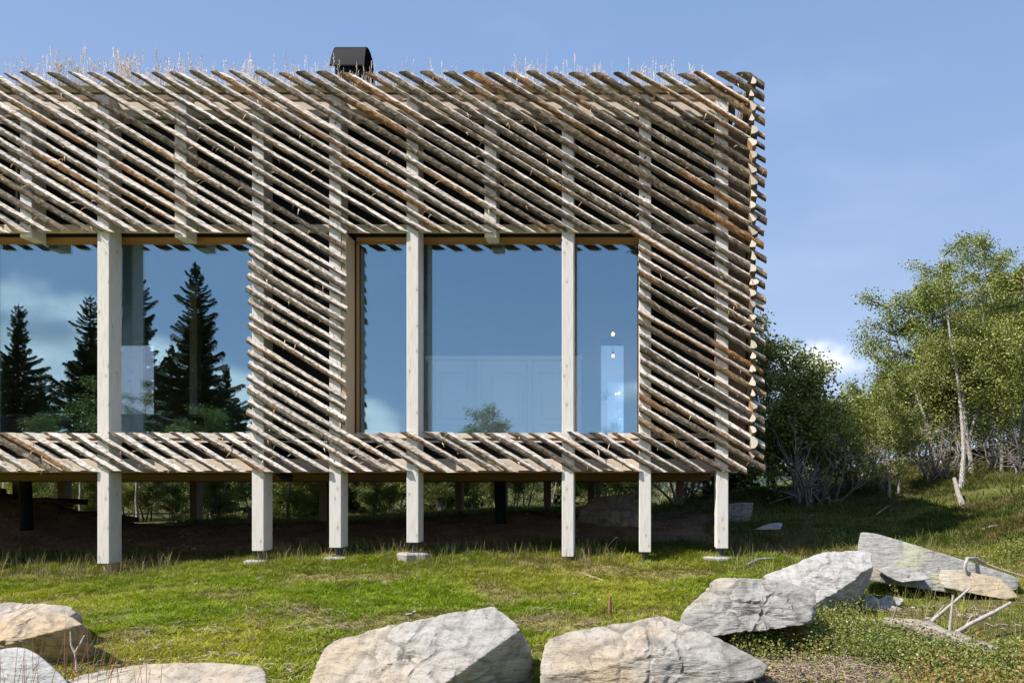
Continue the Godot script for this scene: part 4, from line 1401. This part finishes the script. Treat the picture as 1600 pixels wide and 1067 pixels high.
		var o := put("grass_tuft", done(s, M.straw))
		o.position = c
		meta(o, q[3], "grass tuft", "reddish grass tufts")
	# rough old logs half sunk in the earth heap under the left end
	for k in 7:
		var z := -4.6 + rng.randf_range(-0.7, 0.5)
		var x := -11.6 + k * 0.45 + rng.randf_range(-0.2, 0.2)
		var y := gh(x, z) + 0.02
		var yaw := rng.randf_range(-0.9, 0.9)
		var dir := Vector3(cos(yaw), rng.randf_range(-0.12, 0.12), sin(yaw))
		stick("old_log", "dark log in the heap under the left end of the cabin", "log", [Vector3(x, y, z) - dir * 0.5, Vector3(x, y + 0.05, z), Vector3(x, y, z) + dir * rng.randf_range(0.3, 0.6)], 0.07, 0.05, Color(0.11, 0.075, 0.05)).set_meta("group", "heap of dark logs under the cabin")

# ---------------------------------------------------------------- trees
func limb(p: Vector3, dir: Vector3, ln: float, n: int, wander: float, sag: float) -> Array:
	var pts := [p]
	var d := dir
	for i in n:
		d = (d + Vector3(rng.randf_range(-1, 1), rng.randf_range(-1, 1) * 0.6, rng.randf_range(-1, 1)) * wander + Vector3(0, sag, 0)).normalized()
		p += d * ln / n
		pts.append(p)
	return pts

func birch(hgt: float, lean: Vector3, low: float, bushy: float, stems: int, white: float, sd: int) -> Node3D:
	rng.seed = sd
	var root := Node3D.new()
	var s := st()
	var sb := st()
	var tips := []
	for k in stems:
		var off := Vector3(rng.randf_range(-0.15, 0.15), -0.15, rng.randf_range(-0.15, 0.15)) if stems > 1 else Vector3(0, -0.15, 0)
		var d0 := (Vector3.UP + lean + Vector3(rng.randf_range(-0.3, 0.3), 0, rng.randf_range(-0.3, 0.3)) * (1.0 if stems > 1 else 0.25)).normalized()
		var hh := hgt * (1.0 if k == 0 else rng.randf_range(0.6, 0.95))
		var pts := limb(off, d0, hh, 11, 0.10, 0.045)
		var rad := []
		for i in pts.size(): rad.append(lerpf(0.013 * hgt, 0.006, pow(i / 11.0, 0.8)))
		rad[0] *= 1.35
		tube(s, pts, rad, 9, Color(0.16, 0.14, 0.125).lerp(Color(0.52, 0.50, 0.47), white), true, 0.25)
		for i in int(13 + bushy * 6):
			var f := low + (1.0 - low) * pow(rng.randf(), 0.9)
			var q := f * 11.0
			var a: Vector3 = pts[int(q)].lerp(pts[mini(int(q) + 1, 11)], q - int(q))
			var az := rng.randf() * TAU
			var l := hgt * (0.10 + 0.25 * (1.0 - f)) * rng.randf_range(0.7, 1.2) * bushy
			var dir := Vector3(cos(az), rng.randf_range(0.25, 0.95), sin(az)).normalized()
			var bp := limb(a, dir, l, 5, 0.22, -0.04)
			tube(sb, bp, [0.016, 0.013, 0.010, 0.007, 0.005, 0.003], 5, Color(0.12, 0.09, 0.075), false)
			for j in range(1, 6):
				tips.append(bp[j])
				for m in 2:
					var tw := limb(bp[j], (dir + Vector3(rng.randf_range(-1, 1), rng.randf_range(-0.8, 0.8), rng.randf_range(-1, 1))).normalized(), l * 0.4, 3, 0.3, -0.12)
					tube(sb, tw, [0.005, 0.004, 0.003, 0.002], 3, Color(0.13, 0.095, 0.08), false)
					for t in range(1, 4): tips.append(tw[t])
		tips.append(pts[11])
	put("trunk", done(s, M.birch_bark), root)
	meta(put("branches", done(sb, M.dead_wood), root), "", "", "", "stuff")
	var w := []
	var t := []
	for p in tips:
		for k in (2 if rng.randf() < 0.15 else 1):
			var c := Color(0.14, 0.195, 0.032).lerp(Color(0.34, 0.345, 0.10), rng.randf())
			w.append(spot(p + Vector3(rng.randf_range(-0.07, 0.07), rng.randf_range(-0.08, 0.05), rng.randf_range(-0.07, 0.07)), rng.randf_range(0.75, 1.25), 0.6))
			t.append(c)
	meta(multi("crown", M.leafs, w, t, root), "", "", "", "stuff")
	return root

func spruce(hgt: float, sd: int) -> Node3D:
	rng.seed = sd
	var root := Node3D.new()
	var s := st()
	tube(s, [Vector3(0, -0.3, 0), Vector3(0.03, hgt * 0.5, 0), Vector3(0, hgt, 0.02)], [0.014 * hgt, 0.009 * hgt, 0.01], 8, Color(0.10, 0.08, 0.065))
	put("trunk", done(s, M.dead_wood), root)
	var w := []
	var t := []
	var y := hgt * 0.05
	while y < hgt * 0.99:
		var f := y / hgt
		var l := (1.0 - pow(f, 1.25)) * hgt * 0.21 * rng.randf_range(0.45, 1.2) + 0.12
		var n := 7 if f < 0.85 else 5
		var a0 := rng.randf() * TAU
		for k in n:
			var an := a0 + TAU * k / n + rng.randf_range(-0.25, 0.25)
			var ll := l * rng.randf_range(0.4, 1.2) * (1.0 + 0.4 * sin(an * 2.0 + y * 1.7 + sd))
			var dip := lerpf(-0.45, 0.5, f) + rng.randf_range(-0.15, 0.15)
			var b := Basis(Vector3.UP, an) * Basis(Vector3(0, 0, 1), dip)
			w.append(Transform3D(b.scaled_local(Vector3(ll, ll * 0.8 + 0.15, ll * 0.8 + 0.15)), Vector3(0, y, 0)))
			t.append(Color(0.045, 0.075, 0.022).lerp(Color(0.09, 0.125, 0.038), rng.randf()))
		y += hgt * 0.0095 * rng.randf_range(0.8, 1.3)
	meta(multi("crown", M.bough, w, t, root), "", "", "", "stuff")
	return root

func bough_mesh() -> ArrayMesh:
	# a drooping spruce bough one metre long along x
	var s := st()
	s.set_smooth_group(-1)
	for i in 40:
		var f := (i + 0.5) / 40.0
		var c := Vector3(f, -0.10 * sin(f * PI) + 0.05 * f, 0)
		for sg in [-1.0, 1.0]:
			var l := (0.36 * (1.0 - f) + 0.07) * rng.randf_range(0.7, 1.15)
			var tip := c + Vector3(l * 0.65, -0.05 - rng.randf_range(0.0, 0.22) * l, sg * l)
			var side := Vector3(0.032, 0.0, 0.012 * sg)
			var v := rng.randf_range(0.7, 1.25)
			s.set_color(Color(v, v, v))
			tri(s, c - side, c + side, tip)
			var m := c.lerp(tip, 0.55)
			for q in 3:
				var dd := Vector3(rng.randf_range(0.0, 0.08), rng.randf_range(-0.12, 0.03), rng.randf_range(-0.06, 0.06))
				var mm := c.lerp(tip, rng.randf_range(0.2, 0.9))
				tri(s, mm - side * 0.5, mm + side * 0.5, mm + dd)
	return done(s, M.needle)

func dead_shrub(sd: int) -> Node3D:
	rng.seed = sd
	var root := Node3D.new()
	var s := st()
	for k in 9:
		var az := rng.randf() * TAU
		var b := Vector3(cos(az), 0, sin(az)) * rng.randf_range(0.0, 0.35) + Vector3(0, -0.1, 0)
		var pts := limb(b, (Vector3.UP * 1.4 + Vector3(rng.randf_range(-1, 1), 0, rng.randf_range(-1, 1))).normalized(), rng.randf_range(0.8, 1.8), 6, 0.28, 0.0)
		tube(s, pts, [0.03, 0.026, 0.022, 0.018, 0.012, 0.008, 0.004], 6, Color(0.27, 0.25, 0.23).lerp(Color(0.16, 0.14, 0.12), rng.randf()), false)
		for j in 7:
			var q: Vector3 = pts[rng.randi_range(1, 5)]
			var tw := limb(q, Vector3(rng.randf_range(-1, 1), rng.randf_range(-0.2, 1), rng.randf_range(-1, 1)).normalized(), rng.randf_range(0.25, 0.7), 4, 0.35, 0.0)
			tube(s, tw, [0.012, 0.009, 0.007, 0.005, 0.003], 4, Color(0.30, 0.27, 0.25), false)
	put("stems", done(s, M.dead_wood), root)
	return root

var used := {}

func plant(proto: Node3D, called: String, px: float, d: float, scale: float, turn: float, label: String, category: String, group := "", y := NAN) -> Node3D:
	var x := (px - VX) * d / F
	return plant_at(proto, called, Vector3(x, gh(x, D - d) if is_nan(y) else y, D - d), scale, turn, label, category, group)

func plant_at(proto: Node3D, called: String, pos: Vector3, scale: float, turn: float, label: String, category: String, group := "") -> Node3D:
	var o: Node3D = proto
	if used.has(proto): o = proto.duplicate()
	used[proto] = true
	o.name = numbered(called)
	add_child(o)
	o.position = pos
	o.rotation.y = turn
	o.scale = Vector3.ONE * scale
	meta(o, label, category, group)
	return o

func build_trees() -> void:
	rng.seed = 77
	M.leafs = leaf_clump(11, 0.11, 0.045, M.leaf, 0.9, 0.2)
	M.bough = bough_mesh()
	var a := birch(5.4, Vector3(-0.12, 0, 0), 0.40, 0.8, 1, 1.0, 501)
	var b := birch(4.6, Vector3(0.05, 0, 0.05), 0.38, 0.85, 1, 0.8, 502)
	var c := birch(3.3, Vector3(0, 0, 0), 0.18, 1.15, 3, 0.1, 503)
	var e := birch(4.0, Vector3(0.08, 0, 0), 0.16, 1.05, 2, 0.8, 504)
	var f := birch(3.0, Vector3(0, 0, 0), 0.06, 1.2, 2, 0.7, 505)
	var g := "birches in the wood right of the cabin"
	plant(a, "birch", 1504, 13.6, 0.74, 0.0, "white trunked birch leaning left, in front of the wood at right", "tree", g)
	plant(b, "birch", 1520, 14.6, 0.86, 1.0, "pale birch close behind the leaning white one", "tree", g)
	plant(a, "birch", 1550, 15.2, 0.77, 2.1, "tallest birch of the wood, with a bent pale trunk", "tree", g)
	plant(b, "birch", 1598, 14.8, 0.84, 3.3, "birch cut by the right edge of the view", "tree", g)
	plant(a, "birch", 1428, 17.5, 0.93, 4.0, "slender airy birch standing apart left of the tall ones", "tree", g)
	plant(e, "birch", 1400, 14.2, 0.62, 0.4, "small dark bushy birch in front of the slender one", "tree", g)
	plant(e, "birch", 1352, 17.0, 0.66, 2.6, "low rounded birch at the gap in the wood", "tree", g)
	plant(c, "birch", 1230, 14.6, 1.14, 0.0, "dark several stemmed birch next to the corner of the cabin", "tree", g)
	plant(c, "birch", 1208, 16.0, 0.92, 2.2, "dark birch half hidden behind the corner poles", "tree", g)
	plant(c, "birch", 1290, 15.6, 0.72, 4.2, "short dark birch right of the several stemmed one", "tree", g)
	plant(e, "birch", 1470, 16.2, 1.02, 5.0, "leafy birch filling the wood left of the leaning trunk", "tree", g)
	plant(b, "birch", 1640, 13.0, 0.85, 0.3, "birch reaching in from outside the right edge", "tree", g)
	plant(b, "birch", 1538, 16.6, 0.86, 5.2, "birch with a dense top between the two pale trunks", "tree", g)
	plant(e, "birch", 1500, 15.4, 0.92, 1.9, "bushy birch right behind the leaning trunk", "tree", g)
	plant(a, "birch", 1584, 16.6, 0.9, 0.9, "thin birch standing one row behind the right edge birch", "tree", g)
	plant(b, "birch", 1456, 17.2, 0.86, 2.8, "light green birch beside the slender one", "tree", g)
	plant(e, "birch", 1572, 14.0, 0.8, 3.7, "low leafy birch under the right edge birch", "tree", g)
	var deep := "birches deep in the wood"
	for q in [[1300, 21.0, 0.62], [1340, 23.0, 0.68], [1385, 22.0, 0.74], [1440, 22.0, 0.95], [1490, 21.0, 1.05], [1540, 20.0, 1.15], [1585, 19.0, 1.2], [1250, 22.0, 0.6], [1205, 24.0, 0.6], [1630, 18.0, 1.2], [1415, 18.5, 0.7], [1465, 18.0, 0.8], [1525, 17.5, 0.85], [1575, 17.0, 0.9], [1365, 19.0, 0.55]]:
		plant(f if int(q[0]) % 2 == 0 else e, "birch", q[0], q[1], q[2] * 1.05, q[0] * 0.7, "thin birch deep in the wood right of the cabin", "tree", deep)
	rng.seed = 78
	var under := "trees seen through the gap under the cabin"
	for k in 20:
		var px := -60.0 + k * 58.0 + rng.randf_range(-18, 18)
		plant([f, e, c][k % 3], "birch", px, rng.randf_range(17.8, 21.0), rng.randf_range(0.5, 0.95), rng.randf() * TAU, "birch behind the cabin, seen under its floor", "tree", under)
	for k in 9:
		var px := 30.0 + k * 105.0 + rng.randf_range(-30, 30)
		plant([a, b][k % 2], "birch", px, rng.randf_range(17.4, 19.0), rng.randf_range(0.6, 0.85), rng.randf() * TAU, "slim pale birch trunk behind the cabin, seen under its floor", "tree", under)
	for k in 22:
		var px := -60.0 + k * 52.0 + rng.randf_range(-20, 20)
		plant([f, e][k % 2], "birch_bush", px, rng.randf_range(17.0, 18.6), rng.randf_range(0.28, 0.42), rng.randf() * TAU, "knee high birch bush behind the cabin, seen under its floor", "bush", "low bushes behind the cabin")
	var sp := spruce(7.0, 601)
	var sp2 := spruce(9.0, 602)
	for q in [[120, 22.0, 0.8], [340, 24.0, 0.9], [470, 20.0, 0.7], [560, 23.0, 0.8], [700, 24.0, 0.8], [880, 25.0, 0.5], [1140, 17.5, 0.42]]:
		var l := "spruce behind the cabin, seen under its floor" if q[0] < 1000 else "low dark spruce behind the last post and the squared block"
		plant(sp, "spruce", q[0], q[1], q[2], q[0], l, "tree", under if q[0] < 1000 else "")
	# the wood behind the viewer, mirrored in the panes
	for q in [[28, 49.0, 11.5, "spruce mirrored at the left edge of the panes"], [306, 47.0, 13.6, "tall full spruce mirrored in the pane right of the left post"], [212, 52.0, 14.8, "spruce mirrored close beside the left post"], [140, 50.0, 12.3, "spruce mirrored just left of the left post"], [62, 57.0, 8.6, "shorter spruce mirrored behind the left edge one"], [268, 60.0, 11.0, "spruce mirrored behind and left of the tall full one"], [352, 58.0, 9.2, "spruce mirrored behind and right of the tall full one"], [-25, 52.0, 12.0, "spruce mirrored outside the left edge"]]:
		var d: float = q[1]
		var x: float = (q[0] - VX) * d / F
		plant_at(sp2, "spruce", Vector3(x, -1.2, -0.64 - (D - d)), (q[2] + 2.2) / 9.0, q[0], q[3], "tree", "spruces behind the viewer")
	for q in [[250, 36.0, 5.6, "leafy birch mirrored low in the pane right of the left post"], [715, 34.0, 3.9, "small birch mirrored low in the middle pane"], [20, 40.0, 4.6, "birch mirrored low at the left edge"], [370, 38.0, 4.6, "birch mirrored low beside the pole screen"], [75, 44.0, 3.8, "birch mirrored low before the mirrored cloud"]]:
		var d: float = q[1]
		var x: float = (q[0] - VX) * d / F
		plant_at(c if q[0] == 715 else e, "birch", Vector3(x + (0.7 if q[0] == 715 else 0.0), -1.0, -0.64 - (D - d)), (q[2] + 2.0) / (3.5 if q[0] == 715 else 4.1), q[0], q[3], "tree", "birches behind the viewer")
	var ds := dead_shrub(701)
	for q in [[1255, 14.0, 1.15, "tangle of dead grey stems beside the dark birch"], [1285, 14.3, 1.0, "leaning dead stems right of the dark birch"], [1330, 15.5, 1.0, "dead shrub at the gap in the wood"], [1385, 15.0, 0.8, "bare shrub under the small bushy birch"], [1450, 14.8, 0.95, "bare pale shrub left of the white birch"], [1478, 14.6, 0.75, "low bare shrub at the foot of the leaning birch"], [1560, 14.2, 0.8, "bare shrub right of the white birch"], [1590, 13.6, 0.7, "dead twigs at the right edge of the wood"], [1075, 17.0, 1.1, "dark tangle of dead stems behind the end posts"], [1110, 17.5, 1.0, "dead stems under the low spruce"]]:
		plant(ds, "dead_shrub", q[0], q[1], q[2], q[0] * 1.3, q[3], "shrub", "dead shrubs at the edge of the wood")

func _ready() -> void:
	rng.seed = 20
	n1.noise_type = FastNoiseLite.TYPE_SIMPLEX_SMOOTH
	n1.frequency = 0.01
	n1.fractal_octaves = 3
	n1.seed = 3
	n2.noise_type = FastNoiseLite.TYPE_SIMPLEX_SMOOTH
	n2.frequency = 0.02
	n2.fractal_octaves = 4
	n2.seed = 8
	n3.noise_type = FastNoiseLite.TYPE_CELLULAR
	n3.cellular_return_type = FastNoiseLite.RETURN_DISTANCE2_SUB
	n3.frequency = 0.05
	n3.fractal_octaves = 2
	n3.seed = 5
	light_and_lens()
	materials()
	build_ground()
	build_cabin()
	build_interior()
	rng.seed = 21
	build_trees()
	build_rocks()
	build_wood()
	rng.seed = 22
	build_lawn()
	build_shrubs()
